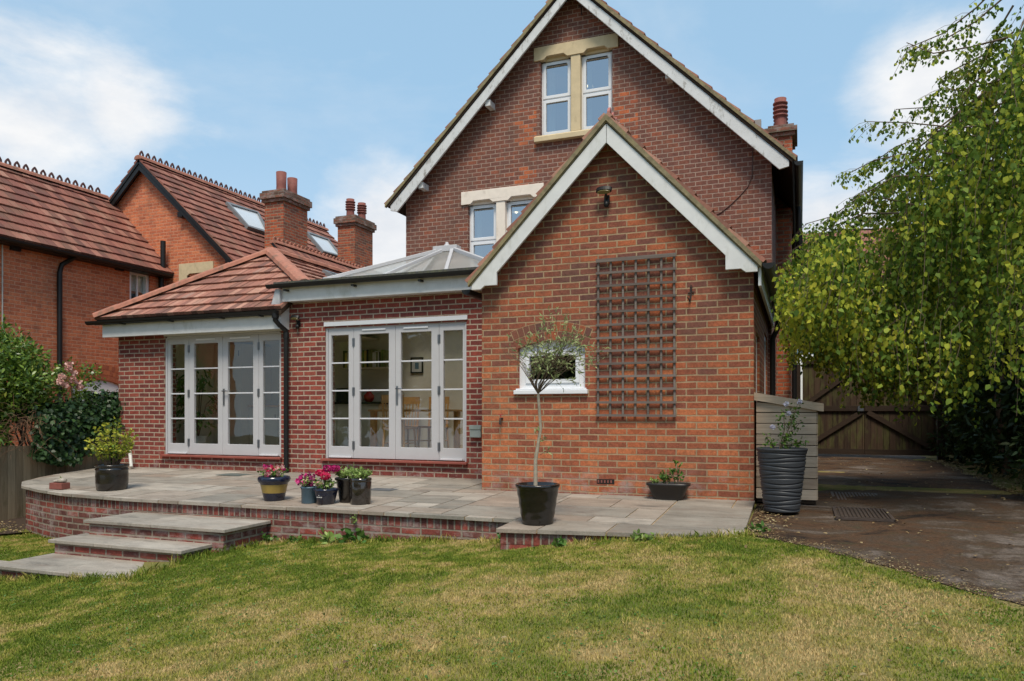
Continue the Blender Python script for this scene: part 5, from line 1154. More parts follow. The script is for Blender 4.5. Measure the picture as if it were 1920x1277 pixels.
# arched ground floor window
yl = ay1-ay0
w_ = MB().prism([[(ay0, -.7), (ay1, -.7)]+arcY(ay0, ay1, azs, ah)]+[[(ay0+yl*q0, -.6), (ay0+yl*q1, -.6), (ay0+yl*q1, azs-.10), (ay0+yl*q0, azs-.10)] for q0, q1 in ((.06, .21), (.24, .40), (.56, .72), (.76, .90))], (NX-.10, 0, 0), Yv, Z, X*.07).build('arched_window', M['upvc'], nb)
MB().box((NX-.08, ay0+.05, -.65), (NX-.075, ay1-.05, azs-.05)).build('pane', M['glass'], w_); MB().box((NX-.5, ay0-.2, -.9), (NX-.48, ay1+.2, az1)).build('curtain', M['dark'], w_)  # black sheet, not cloth: the dark of the room is put into its colour
half2 = yl/2; R2 = (half2**2+ah**2)/(2*ah); cy_, cz_ = (ay0+ay1)/2, az1-R2; mb = MB()
for ring in (0, 1, 2):
    r0 = R2+.01+.115*ring; r1 = r0+.105; am = math.asin(min(1, (half2+.05)/r0)); nbk = round(2*am*r0/.078)
    for i in range(nbk):
        g_ = .004/r0; t0 = -am+2*am*i/nbk+g_; t1 = -am+2*am*(i+1)/nbk-g_
        mb.add([(NX+.006-dx, cy_+math.sin(t_)*rr_, cz_+math.cos(t_)*rr_) for dx in (0, .05) for (t_, rr_) in ((t0, r0), (t1, r0), (t1, r1), (t0, r1))], [(0, 1, 2, 3), (4, 7, 6, 5), (0, 4, 5, 1), (1, 5, 6, 2), (2, 6, 7, 3), (3, 7, 4, 0)])
m_, Nn = newmat('neighbour_arch_brick'); g_ = Nn.n('ShaderNodeNewGeometry'); Nn.out(Nn.bsdf(Nn.ramp(g_.outputs['Random Per Island'], [(0, (.30, .08, .04)), (1, (.46, .14, .055))]), .85)); mb.build('arch', m_, nb)
# stone lintel and window on the gable
l0, l1_ = onY(337, 500, GY).x, onY(401, 500, GY).x
MB().prism([[(l0, lz-.15), (lw0, lz-.15), (lw0, lz), (lw0+.08, lz+.05), (lw1-.08, lz+.05), (lw1, lz), (lw1, lz-.15), (l1_, lz-.02), (l1_, lz+.30), (l0, lz+.30)]], (0, GY-.03, 0), X, Z, Yv*.2).build('lintel', M['stone_y'], nb)
w_ = MB().prism([rect(lw0, lz-1.2, lw1, lz), rect(lw0+.08, lz-1.1, lw1-.08, lz-.09)], (0, GY+.10, 0), X, Z, Yv*.07).build('window', M['upvc'], nb); MB().box((lw0+.05, GY+.12, lz-1.15), (lw1-.05, GY+.125, lz-.05)).build('pane', M['glass'], w_)
# skylights, chimneys
pR = V_((NBC, BY, NAZ+.03))
for q in (((421, 383), (481, 402), (503, 443), (462, 430)), ((570, 437), (613, 452), (640, 487), (603, 476))): skylight(slope_quad(q, pR, nN), nN, nb, fw=.12)
def nchim(x0, x1, y0, y1, z0, z1, pots, ringed):
    c_ = MB().box((x0, y0, z0), (x1, y1, z1-.30)).build('chimney', M['brick_stack'], nb)
    MB().box((x0-.05, y0-.05, z1-.30), (x1+.05, y1+.05, z1-.22)).box((x0-.09, y0-.09, z1-.22), (x1+.09, y1+.09, z1-.06)).box((x0-.05, y0-.05, z1-.06), (x1+.05, y1+.05, z1)).build('chimney_cap', M['brick_cap'], c_)
    for (px_, py_, h, r) in pots: pot((px_, py_, z1), h, r, M['terracotta'], c_, ringed)
nchim(-12.95, -12.36, 15.75, 16.75, 2.4, 5.75, ((-12.66, 16.05, .55, .14), (-12.62, 16.45, .50, .14)), False)
nchim(-13.0, -12.4, 19.1, 20.1, 2.4, 5.92, ((-12.75, 19.4, .58, .13), (-12.6, 19.8, .55, .13)), True)
# lower crested ridge between the stacks
lr = V_((-12.25, 15.2, 4.28)); cr = MB(); hip_cover(cr, lr, lr+V_((0, 5.4, 0)), .22, .08); crest(cr, lr+Z*.04, lr+V_((0, 5.4, .04)), 34, .10, .14); cr.build('ridge_crest', M['ridge'], nb)
nroof([V_((-11.4, 15.2, 3.4)), V_((-11.4, 20.6, 3.4)), V_((-12.25, 20.6, 4.27)), V_((-12.25, 15.2, 4.27))], (0, 1, 0))

# ============================================================ fence and hedge on the left
FX = -11.35
t = empty('close_board_fence', (FX, 7, -1.9), 'weathered vertical board fence behind the ivy on the left boundary', 'fence'); rd = random.Random(3); mb = MB(); y = 3.5
while y < 9.6: mb.box((FX+rd.uniform(0, .012), y, -1.85), (FX+.03, y+.118, -.50+rd.uniform(-.01, .01))); y += .122
mb.build('boards', M['fence'], t, bevel=.003)
MB().box((FX-.06, 3.5, -.7), (FX-.005, 9.6, -.6)).box((FX-.06, 3.5, -1.5), (FX-.005, 9.6, -1.4)).build('rail', M['fence'], t)
MB().box((FX-.01, 3.5, -1.95), (FX+.035, 9.6, -1.855)).build('gravel_board', M['fence'], t)

def foliage_thing(name, loc, label, cat, P, A, size, mats, mi=None, ratio=.6, nrm=None, group=None, stems=None, stemmat='twig'):
    t = empty(name, loc, label, cat, group)
    leaf_mesh('foliage' if cat != 'tree' else 'crown', P, A, size, mats, mi, ratio, t, nrm)
    if stems is not None: stems.build('trunk' if cat == 'tree' else 'stem', M[stemmat], t)
    return t
def ell(c, r, k=1.0): 
    def f(n):
        D = RNG.normal(size=(n, 3)); D /= np.linalg.norm(D, axis=1)[:, None]; return np.array(c)+D*np.array(r)*RNG.uniform(.75, 1.0, (n, 1))*k
    return f
# ivy hedge: a thick wavy face of ivy over the fence
n = 15000; yy = RNG.uniform(8.15, 13.5, n); top = .10+.10*np.sin(yy*2.1)+.06*np.sin(yy*5.3); bot = -.82+.25*np.sin(yy*1.7+1)**2
zz = bot+(top-bot)*RNG.uniform(0, 1, n)**.85; bul = .22*np.sin(yy*2.7+zz*3)+.14*np.sin(zz*6.1+yy); xx = -11.12+bul*.5+RNG.normal(size=n)*.07
P = np.stack([xx, yy, zz], 1); A = RNG.normal(size=(n, 3))*.6+np.array((.35, -.1, -.75)); NR = np.tile((.8, -.45, .45), (n, 1))
n2 = 5000; y2 = RNG.uniform(8.15, 13.5, n2); P2_ = np.stack([RNG.uniform(-12.1, -11.0, n2), y2, .10+.10*np.sin(y2*2.1)+.06*np.sin(y2*5.3)+RNG.normal(size=n2)*.06], 1)
P = np.concatenate([P, P2_]); A = np.concatenate([A, RNG.normal(size=(n2, 3))+np.array((.2, 0, .2))]); NR = np.concatenate([NR, np.tile((.2, -.2, .9), (n2, 1))])
sm_ = MB()
for i in range(18):
    y0 = random.uniform(8, 12.5); sm_.tube([(-11.4, y0, -1.6), (-11.35, y0+.1, -.9), (-11.4, y0-.1, -.3), (-11.45, y0, .1)], [.02, .016, .012, .008], 6)
sm_.box((-11.75, 8.7, -1.9), (-11.42, 13.4, .18))  # not a stem: near-black box painted as the shaded inside of the ivy
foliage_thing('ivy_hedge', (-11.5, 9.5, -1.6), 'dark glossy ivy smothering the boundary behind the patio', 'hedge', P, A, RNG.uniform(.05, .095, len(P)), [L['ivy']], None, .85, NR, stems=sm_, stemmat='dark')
# big shrub at far left
P, A, D = clumps(260, lambda n: np.array((-12.15, 7.85, .50))+ell((0, 0, 0), (1.2, 1.25, 1.0))(n)*RNG.uniform(.6, 1, (n, 1)), .27, 80, .45); mk = P[:, 2] > -.95; P, A, D = P[mk], A[mk], D[mk]
Pb, Ab, Db = clumps(60, ell((-12.0, 7.45, -.3), (.9, .7, .55)), .22, 60, .4)
sm_ = MB()
for i in range(14): sm_.tube([(-11.9, 8.0, -1.6), (-11.9+random.uniform(-.4, .4), 8+random.uniform(-.4, .4), -.4), (-12+random.uniform(-.9, .9), 8+random.uniform(-.9, .9), .7)], [.04, .03, .01], 6)
P = np.concatenate([P, Pb]); A = np.concatenate([A+np.array((0, 0, .35)), Ab]); D = np.concatenate([D, Db])
foliage_thing('evergreen_shrub', (-12, 8, -1.6), 'large rounded bright green glossy leaved shrub at the far left', 'shrub', P, A, RNG.uniform(.055, .10, len(P)), [L['shrub'], L['lime']], (RNG.uniform(size=len(P)) < .04).astype(int), .42, D+np.array((0, 0, .5)), stems=sm_)
# dead brown twigs below it
mb = MB(); c0 = Vector(onX(42, 805, -11.05))
for i in range(170):
    a = Vector((random.gauss(0, .14), random.gauss(0, .22), random.gauss(0, .16))); b = a+Vector((random.gauss(0, .06), random.gauss(0, .14), random.gauss(-.05, .12))); mb.tube([c0+a, c0+(a+b)/2+Vector((0, 0, .03)), c0+b], [.004, .003, .002], 4)
tag(mb.build('dead_brush', L['dead']), 'tangle of dead brown twigs hanging under the far left shrub', 'dead twigs')
# rose with pale pink flowers
rc = onX(132, 708, -11.35); t = empty('climbing_rose', (rc.x, rc.y, -1.6), 'climbing rose with pale pink blooms between shrub and ivy', 'rose')
P, A, D = clumps(26, ell((rc.x, rc.y+.1, rc.z-.05), (.25, .45, .28)), .13, 26); leaf_mesh('foliage', P, A, RNG.uniform(.04, .07, len(P)), [L['shrub']], None, .6, t, D)
flowers(t, (rc.x+.25, rc.y, rc.z), 1, 0, 1, 9, .055, ['fl_pink'], heads=[tuple(onX(u, v, rc.x+.3))+(.045, 0) for u, v in ((128, 690), (117, 706), (137, 712), (122, 722), (147, 716), (130, 683), (150, 726), (112, 716), (139, 700))])
MB().tube([(rc.x, rc.y, -1.6), (rc.x, rc.y+.1, -.4), (rc.x, rc.y, rc.z)], [.02, .015, .008], 6).build('stem', M['twig'], t)

# ============================================================ weeping birch on the right
def ztop(x, y):   # height of the canopy skin over the ground plan
    xs_ = [-.55, -.27, .25, .77, 1.39, 1.7, 2.1, 3.0, 4.5]; zs_ = [.9, 1.42, 1.98, 2.52, 3.15, 3.62, 4.15, 5.0, 5.9]
    return np.interp(x, xs_, zs_)-.22*np.abs(y-8.9)**1.4
def zbot(x): return np.interp(x, [-.5, -.2, .1, .4, .7, .95, 1.3, 1.8, 2.6, 4.5], [1.1, .95, .92, .88, .55, .30, .22, .28, .35, .5])
birch = empty('weeping_birch', (4.3, 9.6, -1), 'large weeping birch with green and yellow leaves hanging over the driveway', 'tree')
rd = np.random.default_rng(77); P, A, MI, S = [], [], [], []; tw = MB(); nstr = 0; origin = Vector((4.3, 9.4, 4.6))
while nstr < 250:      # tassels: each a bundle of hanging strands from one bough end
    x = rd.uniform(-.25, 3.6); y = rd.uniform(7.3, 11.6)
    if rd.uniform() > (1.0 if x < 2.4 else .5): continue
    zt_ = float(ztop(x, y)); zb_ = float(zbot(x)); nstr += 1
    lev = rd.uniform()**1.3; zh = zt_-(zt_-zb_)*lev*.72; tint = rd.uniform(-.16, .22)
    for q_ in range(rd.integers(8, 14)):
        bx_, by_ = x+rd.normal()*.13, y+rd.normal()*.15; z0 = zh-abs(rd.normal())*.16+.05
        z1 = max(z0-rd.uniform(.5, 1.35), zb_+rd.normal()*.12-.11*math.sin(x*6+y*3)-.03)
        if z1 > z0-.12: continue
        sx, sy = rd.normal()*.10-.08, rd.normal()*.10; n = max(4, int((z0-z1)/.040)); pts = []
        for k in range(n+1):
            s = k/n; q = (bx_+sx*(s**.6)+.02*math.sin(s*9+x*7), by_+sy*(s**.6), z0+(z1-z0)*s**1.25); pts.append(q)
            yel = max(0.0, .48-.45*(q[0]+.1))+tint*.8+(.26 if q[2] < zb_+.35 else 0)
            for j in range(rd.integers(1, 3)):
                if q[0] < -.22: continue      # the wing's wall and gutter stand there
                P.append((q[0]+rd.normal()*.022, q[1]+rd.normal()*.022, q[2]+rd.normal()*.02)); A.append((rd.normal()*.5, rd.normal()*.5, -.9+rd.normal()*.3)); MI.append(1 if rd.uniform() < yel*.75 else 0)
                S.append(rd.uniform(.030, .070))
        if q_ % 2 == 0 and min(p_[0] for p_ in pts) > -.2: tw.tube(pts[::max(1, n//4)], .0026, 4, cap=False)
# thin outlying sprays against the sky
def spray(pts, n, seed, droop=.0, leaf=.045):
    rr_ = np.random.default_rng(seed); pts = [Vector(p) for p in pts]; rad = [.008*(1-i/len(pts))+.002 for i in range(len(pts))]; tw.tube(pts, rad, 5, cap=False)
    seg = []
    for k in range(n):
        s = rr_.uniform(.12, 1)*(len(pts)-1); i = min(int(s), len(pts)-2); q = pts[i].lerp(pts[i+1], s-i); e = q+Vector((rr_.normal()*.03, rr_.normal()*.04, -abs(rr_.normal())*.045))
        for j in range(2 if rr_.uniform() < .4 else 1):
            P.append(tuple(e+Vector(rr_.normal(size=3)*.012))); A.append((rr_.normal()*.5, rr_.normal()*.5, -1)); MI.append(0); S.append(leaf*rr_.uniform(.7, 1.15))
        if k % 4 == 0:
            f = q+Vector((-rr_.uniform(.05, .2), rr_.normal()*.08, -rr_.uniform(.05, .22))); tw.tube([q, q.lerp(f, .5)+Vector((0, 0, .02)), f], .0018, 4, cap=False)
            for j in range(5): g5 = q.lerp(f, rr_.uniform(.2, 1)); P.append(tuple(g5)); A.append((rr_.normal()*.5, rr_.normal()*.5, -1)); MI.append(0); S.append(leaf*rr_.uniform(.6, 1.1))
for k, (pp, Y0, n) in enumerate((
    (((1905, -60), (1830, 15), (1770, 62), (1702, 90)), 7.8, 22), (((1900, -20), (1830, 40), (1760, 80), (1712, 112)), 8.2, 22), (((1890, 70), (1820, 88), (1750, 100), (1700, 80)), 7.6, 14),
    (((1900, 60), (1850, 100), (1790, 130), (1758, 150)), 8.0, 24), (((1880, 150), (1800, 170), (1770, 165), (1745, 180)), 8.2, 16), (((1900, 190), (1830, 205), (1760, 200), (1680, 205)), 8.4, 20),
    (((1880, 230), (1800, 240), (1700, 230), (1622, 228)), 8.0, 24), (((1860, 250), (1760, 245), (1680, 275), (1615, 320)), 8.4, 30), (((1840, 300), (1740, 280), (1640, 300), (1572, 335)), 8.0, 30),
    (((1800, 300), (1720, 300), (1650, 340), (1600, 370)), 8.2, 34), (((1780, 330), (1680, 330), (1610, 370), (1540, 420)), 8.0, 34), (((1740, 390), (1650, 370), (1580, 400), (1510, 420)), 8.3, 30),
    (((1700, 400), (1620, 400), (1550, 430), (1498, 462)), 8.2, 34), (((1640, 430), (1570, 430), (1510, 460), (1478, 500)), 8.4, 34), (((1600, 500), (1540, 500), (1490, 530), (1456, 560)), 8.1, 30),
    (((1860, 130), (1820, 160), (1800, 220), (1770, 260)), 8.0, 24), (((1900, 10), (1870, 60), (1850, 110), (1820, 150)), 7.9, 26), (((1920, 90), (1890, 130), (1860, 160), (1840, 210)), 8.1, 30))):
    spray([onY(u, v, Y0+.1*i) for i, (u, v) in enumerate(pp)], n*3, 100+k)
leaf_mesh('crown', P, A, S, [L['birch'], L['birch_y']], MI, .74, birch, None, .10, .34)
for k in range(26):       # boughs from the trunk, arching out to the skin of the crown
    x = rd.uniform(.25, 3.2); y = rd.uniform(7.7, 11.2); e = Vector((x, y, float(ztop(x, y))-.10)); m1 = origin.lerp(e, .5)+Vector((0, 0, .35)); tw.tube([origin-Z*rd.uniform(0, 1.5), m1, e, e+Vector((-.12, 0, -.35))], [.05, .022, .008, .003], 7, cap=False)
tw.build('branches', M['twig'], birch)
MB().tube([(4.35, 9.8, -1.1), (4.3, 9.7, .5), (4.3, 9.5, 2.5), (4.25, 9.4, 4.6), (4.3, 9.4, 6.2)], [.24, .19, .16, .11, .05], 16).build('trunk', M['bark_birch'], birch)

# dark laurel bank right of the drive
P, A, D = clumps(800, lambda n: np.stack([2.75+3.4*RNG.uniform(0, 1, n)**1.2, RNG.uniform(10.8, 20, n), -1.0+RNG.uniform(0, 1, n)**.8*3.6], 1), .36, 52, .5)
keep = (P[:, 2] > -1.0)&(P[:, 0] > 2.35+.35*np.sin(P[:, 1]*1.3)*.5-.5*(P[:, 1] > 15)); P, A, D = P[keep], A[keep], D[keep]
sm_ = MB().tube([(3.4, 12, -1.1), (3.3, 12, .3), (3.2, 12.2, 1.6)], [.08, .06, .03], 8).tube([(3.2, 14.5, -1.1), (3.1, 14.6, .3), (3.3, 14.4, 1.8)], [.08, .06, .03], 8).tube([(3.6, 10.9, -1.1), (3.3, 10.7, .2), (2.9, 10.8, .9)], [.06, .04, .02], 8)
foliage_thing('laurel_bank', (3.4, 14, -1), 'deep shaded bank of dark laurels beyond the driveway', 'shrub', P, A, RNG.uniform(.10, .19, len(P)), [L['dark']], None, .42, D, stems=sm_)
# rhododendron nearer the camera under the birch
P, A, D = clumps(150, ell((3.35, 9.9, -.25), (.95, .95, .85)), .24, 44, .4); k_ = P[:, 2] > -.98; P, A, D = P[k_], A[k_], D[k_]
sm_ = MB()
for i in range(9): sm_.tube([(3.5, 9.9, -1.05), (3.5+random.uniform(-.5, .5), 9.9+random.uniform(-.5, .5), -.3), (3.3+random.uniform(-.9, .8), 9.9+random.uniform(-.8, .8), .3)], [.03, .02, .008], 6)
foliage_thing('rhododendron', (3.4, 9.9, -1), 'rhododendron with drooping dark leaves under the birch at the right edge', 'shrub', P, A-np.array((0, 0, .25)), RNG.uniform(.07, .125, len(P)), [L['dark'], L['shrub']], (RNG.uniform(size=len(P)) < .06).astype(int), .33, D, stems=sm_)
# grey green tree standing beyond the wing
P, A, D = clumps(110, ell((.45, 21.5, 3.6), (1.05, .9, 1.1)), .42, 60, .4)
foliage_thing('bushy_tree', (.75, 21.5, -1), 'grey green bushy tree behind the gates, left of the birch', 'tree', P, A, RNG.uniform(.08, .15, len(P)), [L['birch']], None, .5, D, stems=MB().tube([(.75, 21.5, -1.2), (.7, 21.5, 1), (.5, 21.5, 3.4)], [.12, .09, .03], 8))
# tall trees added, mostly out of view, to shade the right side
for k, (x, y, h, l) in enumerate(((6.6, 15.5, 7.5, 'tall tree added to shade the right edge behind the birch'), (5.6, 22.5, 8, 'tall tree added for shade beyond the laurels at the right'), (8.5, 9.0, 7, 'tall unseen tree added for shade right of the birch'))):
    P, A, D = clumps(220, lambda n: np.array((x, y, h*.42))+ell((0, 0, 0), (2.0, 2.2, h*.55))(n)*RNG.uniform(.5, 1, (n, 1)), .75, 60, .4); foliage_thing('added_shade_tree', (x, y, -1), l, 'tree', P, A, RNG.uniform(.2, .34, len(P)), [L['dark']], None, .5, D, 'tall trees added to shade the right side', MB().tube([(x, y, -1.1), (x, y, h*.5), (x, y, h*.8)], [.25, .18, .05], 8))
# garden trees behind the camera, seen only as reflections in the panes
for k, (x, y, h, r_, l) in enumerate(((-9.5, -15, 7.5, 3.0, 'broad garden tree opposite the left french doors'), (-4.2, -16, 6.8, 3.0, 'broad garden tree opposite the right french doors'), (1.5, -16, 6.0, 3.0, 'small garden tree opposite the arched window'), (-14.8, -14, 8, 3.2, 'broad garden tree opposite the ivy'), (-20, -12, 8, 3.2, 'broad garden tree farthest left of the lawn'), (7, -15, 6, 3, 'broad garden tree right of the lawn'))):
    P, A, D = clumps(190, lambda n: np.array((x, y, h*.5-1.2))+ell((0, 0, 0), (r_, r_, h*.5))(n)*RNG.uniform(.4, 1, (n, 1)), .9, 45, .4); foliage_thing('garden_tree', (x, y, -1.5), l, 'tree', P, A, RNG.uniform(.28, .45, len(P)), [L['birch']], None, .6, D, 'garden trees facing the house', MB().tube([(x, y, -1.8), (x, y, h*.4), (x, y, h*.7)], [.3, .2, .05], 8))

# ============================================================ inside, seen through the french doors
def dining_chair(c, rz, label):
    t = empty('dining_chair', c, label, 'chair', 'pine chairs at the dining table', rz); c = Vector(c); Rm = Matrix.Rotation(rz, 4, 'Z'); T = lambda x, y, z: c+(Rm @ Vector((x, y, z)))
    def boxr(mb, a, b): 
        q = MB().box(a, b); mb.add([T(*v) for v in q.v], q.f); return mb
    boxr(MB(), (-.21, -.20, .43), (.21, .20, .465)).build('seat', M['pine'], t, bevel=.008)
    for x in (-.18, .18):
        MB().tube([T(x, -.17, .43), T(x*1.12, -.20, 0)], [.02, .016], 8).build('leg', M['pine'], t); MB().tube([T(x*1.1, .21, 0), T(x, .18, .45), T(x*1.02, .24, .98)], [.018, .022, .016], 8).build('leg', M['pine'], t)
    mb = MB()
    for i in range(5): mb.tube([T(-.12+.06*i, .18, .46), T(-.13+.065*i, .235, .88)], .009, 6)
    boxr(mb, (-.20, .215, .86), (.20, .245, .99)); mb.build('backrest', M['pine'], t)
    MB().tube([T(-.19, -.18, .2), T(-.19, .18, .2)], .01, 6).tube([T(.19, -.18, .2), T(.19, .18, .2)], .01, 6).tube([T(-.19, 0, .2), T(.19, 0, .2)], .01, 6).build('stretcher', M['pine'], t)
FZ = -.69; tx_, ty_ = -6.15, 11.35
t = empty('dining_table', (tx_, ty_, FZ), 'pine dining table inside the right french doors', 'table')
MB().box((tx_-.70, ty_-.40, FZ+.72), (tx_+.70, ty_+.40, FZ+.755)).build('tabletop', M['pine'], t, bevel=.006)
for x in (-.62, .62):
    for y in (-.34, .34): MB().box((tx_+x-.045, ty_+y-.045, FZ), (tx_+x+.045, ty_+y+.045, FZ+.72)).build('leg', M['pine'], t, bevel=.004)
dining_chair((-6.15, 10.80, FZ), math.pi, 'pine spindle chair at the near side of the table behind the glass')
dining_chair((-6.72, 11.95, FZ), 0, 'pine chair on the far side of the dining table, left of the two')
dining_chair((-6.12, 11.95, FZ), 0, 'pine chair on the far side of the dining table, right of the two')
p = Vector((-5.72, 11.2, FZ+.755)); tag(MB().lathe([(.03, 0), (.035, .02), (.04, .12), (.036, .12), (.03, .02), (.001, .02)], p, 16).build('mug', M['offw']), 'small cream beaker on the dining table', 'mug')
t = empty('picture', (-6.92, 12.42, .9), 'small black framed picture on the cream wall inside', 'picture'); p = onY(782, 685, 12.42)
MB().prism([rect(p.x-.13, p.z-.15, p.x+.13, p.z+.15), rect(p.x-.105, p.z-.125, p.x+.105, p.z+.125)], (0, 12.40, 0), X, Z, Yv*.025).build('frame', M['black'], t); MB().box((p.x-.11, 12.412, p.z-.13), (p.x+.11, 12.42, p.z+.13)).build('mount', M['offw'], t); MB().box((p.x-.04, 12.408, p.z-.07), (p.x+.04, 12.4115, p.z+.05)).build('print', M['bluegrey'], t)
a, b = onY(672, 690, 12.3), onY(727, 655, 12.3); t = empty('bookshelf', (a.x, 12.3, a.z), 'wall shelf of colourful book spines inside the right french doors', 'shelf')
MB().box((a.x-.3, 12.16, a.z-.03), (b.x+.06, 12.43, a.z)).build('shelf_board', M['cream'], t); rd2 = random.Random(6); x = a.x-.28; bc = [plain('book_%s' % n_, c_, .6) for n_, c_ in (('green', (.10, .20, .05)), ('yellow', (.55, .45, .10)), ('white', (.6, .6, .52)), ('black', (.02, .02, .02)), ('olive', (.20, .22, .08)))]
while x < b.x+.02: w_ = rd2.uniform(.022, .05); MB().box((x, 12.2, a.z+.0005), (x+w_-.003, 12.4, a.z+rd2.uniform(.28, .34))).build('book', bc[rd2.randrange(5)], t); x += w_
def unit(name, x0, x1, y0, y1, z1, label, doors):
    t = empty(name, (x0, y0, FZ), label, 'cabinet', 'cream kitchen cabinets'); MB().box((x0, y0+.02, FZ), (x1, y1, z1)).build('carcass', M['cream'], t)
    for i in range(doors): 
        d_ = MB().box((x0+(x1-x0)*i/doors+.006, y0, FZ+.1), (x0+(x1-x0)*(i+1)/doors-.006, y0+.018, z1-.03)).build('cabinet_door', M['cream'], t, bevel=.003); MB().tube([(x0+(x1-x0)*(i+.85)/doors, y0-.02, z1-.14), (x0+(x1-x0)*(i+.85)/doors, y0-.02, z1-.24)], .008, 6).build('handle', M['black'], d_)
    return t
t = unit('kitchen_cabinet', -8.5, -7.15, 11.8, 12.42, .17, 'low cream kitchen cabinet inside the right french doors', 3); MB().box((-8.55, 11.76, .17), (-7.1, 12.42, .21)).build('worktop', M['black'], t)
unit('tall_cabinet', -10.72, -10.05, 11.55, 12.42, 1.35, 'tall cream cabinet inside the left french doors', 2)
t = unit('kitchen_cabinet', -10.04, -9.0, 11.75, 12.42, .12, 'low cream cabinet behind the left french doors', 3); MB().box((-10.04, 11.71, .12), (-8.95, 12.42, .16)).build('worktop', M['pine'], t)
p = Vector((-7.95, 11.95, .21)); tag(MB().box(p+Vector((-.16, -.10, 0)), p+Vector((.14, .12, .26))).box(p+Vector((.14, -.08, 0)), p+Vector((.26, .10, .17))).build('kitchen_appliance', M['black'], bevel=.02), 'black kitchen appliance on the worktop inside', 'appliance')
p = Vector((-7.45, 11.95, .21)); tag(MB().lathe([(.05, 0), (.09, .05), (.10, .12), (.05, .17), (.03, .22), (.001, .24)], p, 16).build('kettle', plain('red_enamel', (.40, .02, .02), .3)), 'red kettle on the worktop inside', 'kettle')
c = Vector((-10.15, 10.55, FZ)); t = empty('house_plant', c, 'tall green houseplant just inside the left french doors', 'houseplant'); MB().lathe([(.11, 0), (.15, .28), (.14, .28), (.001, .25)], c, 20).build('pot', M['offw'], t)
P, A = [], []; mb = MB()
for i in range(26):
    an = random.uniform(0, 6.28); e = c+Vector((math.cos(an)*.36*random.uniform(.4, 1), math.sin(an)*.3, random.uniform(.5, 1.5))); mb.tube([c+Z*.25, (c+e)/2+Z*.35, e], [.008, .006, .003], 5)
    for k in range(9): P.append(tuple(e+Vector((random.gauss(0, .06), random.gauss(0, .06), random.gauss(-.05, .08))))); A.append((math.cos(an)+random.gauss(0, .5), math.sin(an)+random.gauss(0, .5), -.9))
mb.build('stem', M['twig'], t); leaf_mesh('foliage', P, A, RNG.uniform(.10, .20, len(P)), [L['green']], None, .3, t)
c = Vector((-7.5, 10.25, FZ)); t = empty('house_plant', c, 'low spiky green houseplant at the foot of the right french doors', 'houseplant'); MB().lathe([(.09, 0), (.12, .2), (.11, .2), (.001, .18)], c, 20).build('pot', M['offw'], t)
P = [tuple(c+Vector((random.gauss(0, .06), random.gauss(0, .06), .18+random.random()*.2))) for i in range(70)]; leaf_mesh('foliage', P, [(random.gauss(0, .5), random.gauss(0, .5), 1) for i in P], RNG.uniform(.2, .36, 70), [L['lime']], None, .09, t)

# fence added behind the laurels to block the pale horizon
t = empty('added_screen_fence', (6.7, 14, -1), 'boarded fence added behind the laurels to block the pale horizon', 'fence'); mb = MB(); rd3 = random.Random(5); y = 6.0
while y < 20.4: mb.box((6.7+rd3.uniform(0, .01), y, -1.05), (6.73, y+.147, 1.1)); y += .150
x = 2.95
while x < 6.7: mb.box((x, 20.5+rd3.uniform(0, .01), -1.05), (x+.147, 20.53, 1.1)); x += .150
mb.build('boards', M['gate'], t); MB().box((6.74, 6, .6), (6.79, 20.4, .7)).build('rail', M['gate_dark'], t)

# ============================================================ grass, weeds, fallen leaves
def inpoly(x, y, poly):
    c = np.zeros(len(x), bool); n = len(poly)
    for i in range(n):
        (x0, y0), (x1, y1) = poly[i], poly[(i+1) % n]; k = ((y0 > y) != (y1 > y)) & (x < (x1-x0)*(y-y0)/((y1-y0) if y1 != y0 else 1e-9)+x0); c ^= k
    return c
def vnoise(x, y, s, seed):
    r_ = np.random.default_rng(seed); G = r_.uniform(size=(64, 64)); u, v = x*s+100, y*s+100; i, j = np.floor(u).astype(int), np.floor(v).astype(int); a, b = u-i, v-j; a = a*a*(3-2*a); b = b*b*(3-2*b)
    g_ = lambda p, q: G[p % 64, q % 64]
    return (g_(i, j)*(1-a)+g_(i+1, j)*a)*(1-b)+(g_(i, j+1)*(1-a)+g_(i+1, j+1)*a)*b
def fbm(x, y, s, seed): return .5*vnoise(x, y, s, seed)+.27*vnoise(x, y, s*2.1, seed+1)+.15*vnoise(x, y, s*4.3, seed+2)+.08*vnoise(x, y, s*9, seed+3)
pat_poly = [(-11.15, 9.6), (-11.02, 8.8), (-10.72, 8.0), (-10.37, 7.49), (-9.93, 7.16), (-9.3, 6.92), (-8.6, 6.73), (-7.5, 6.62), (-2.5, 6.64), (-2.5, 6.14), (-.47, 6.43), (-.47, 9)]
steps_ = [[(-7.30, 5.95), (-5.40, 5.95), (-5.40, 6.7), (-7.30, 6.7)], [(-7.34, 5.60), (-5.58, 5.60), (-5.58, 6.0), (-7.34, 6.0)], [(-7.33, 4.98), (-5.56, 4.98), (-5.56, 5.7), (-7.33, 5.7)]]
def lawn_ok(x, y):
    k = ~inpoly(x, y, pat_poly)
    for s in steps_: k &= ~inpoly(x, y, s)
    ex = np.interp(y, [e[0] for e in edge], [e[1] for e in edge]); jit = (vnoise(x, y, 6, 5)-.5)*.2+(vnoise(x, y, 23, 15)-.5)*.22
    k &= (x < ex+jit)|(y < 2.2)
    k &= ~((x < -9.2) & (x < -10.6+(7.4-y)*.6+(vnoise(x, y, 3, 8)-.5)*.6) & (y > 5)) 
    return k
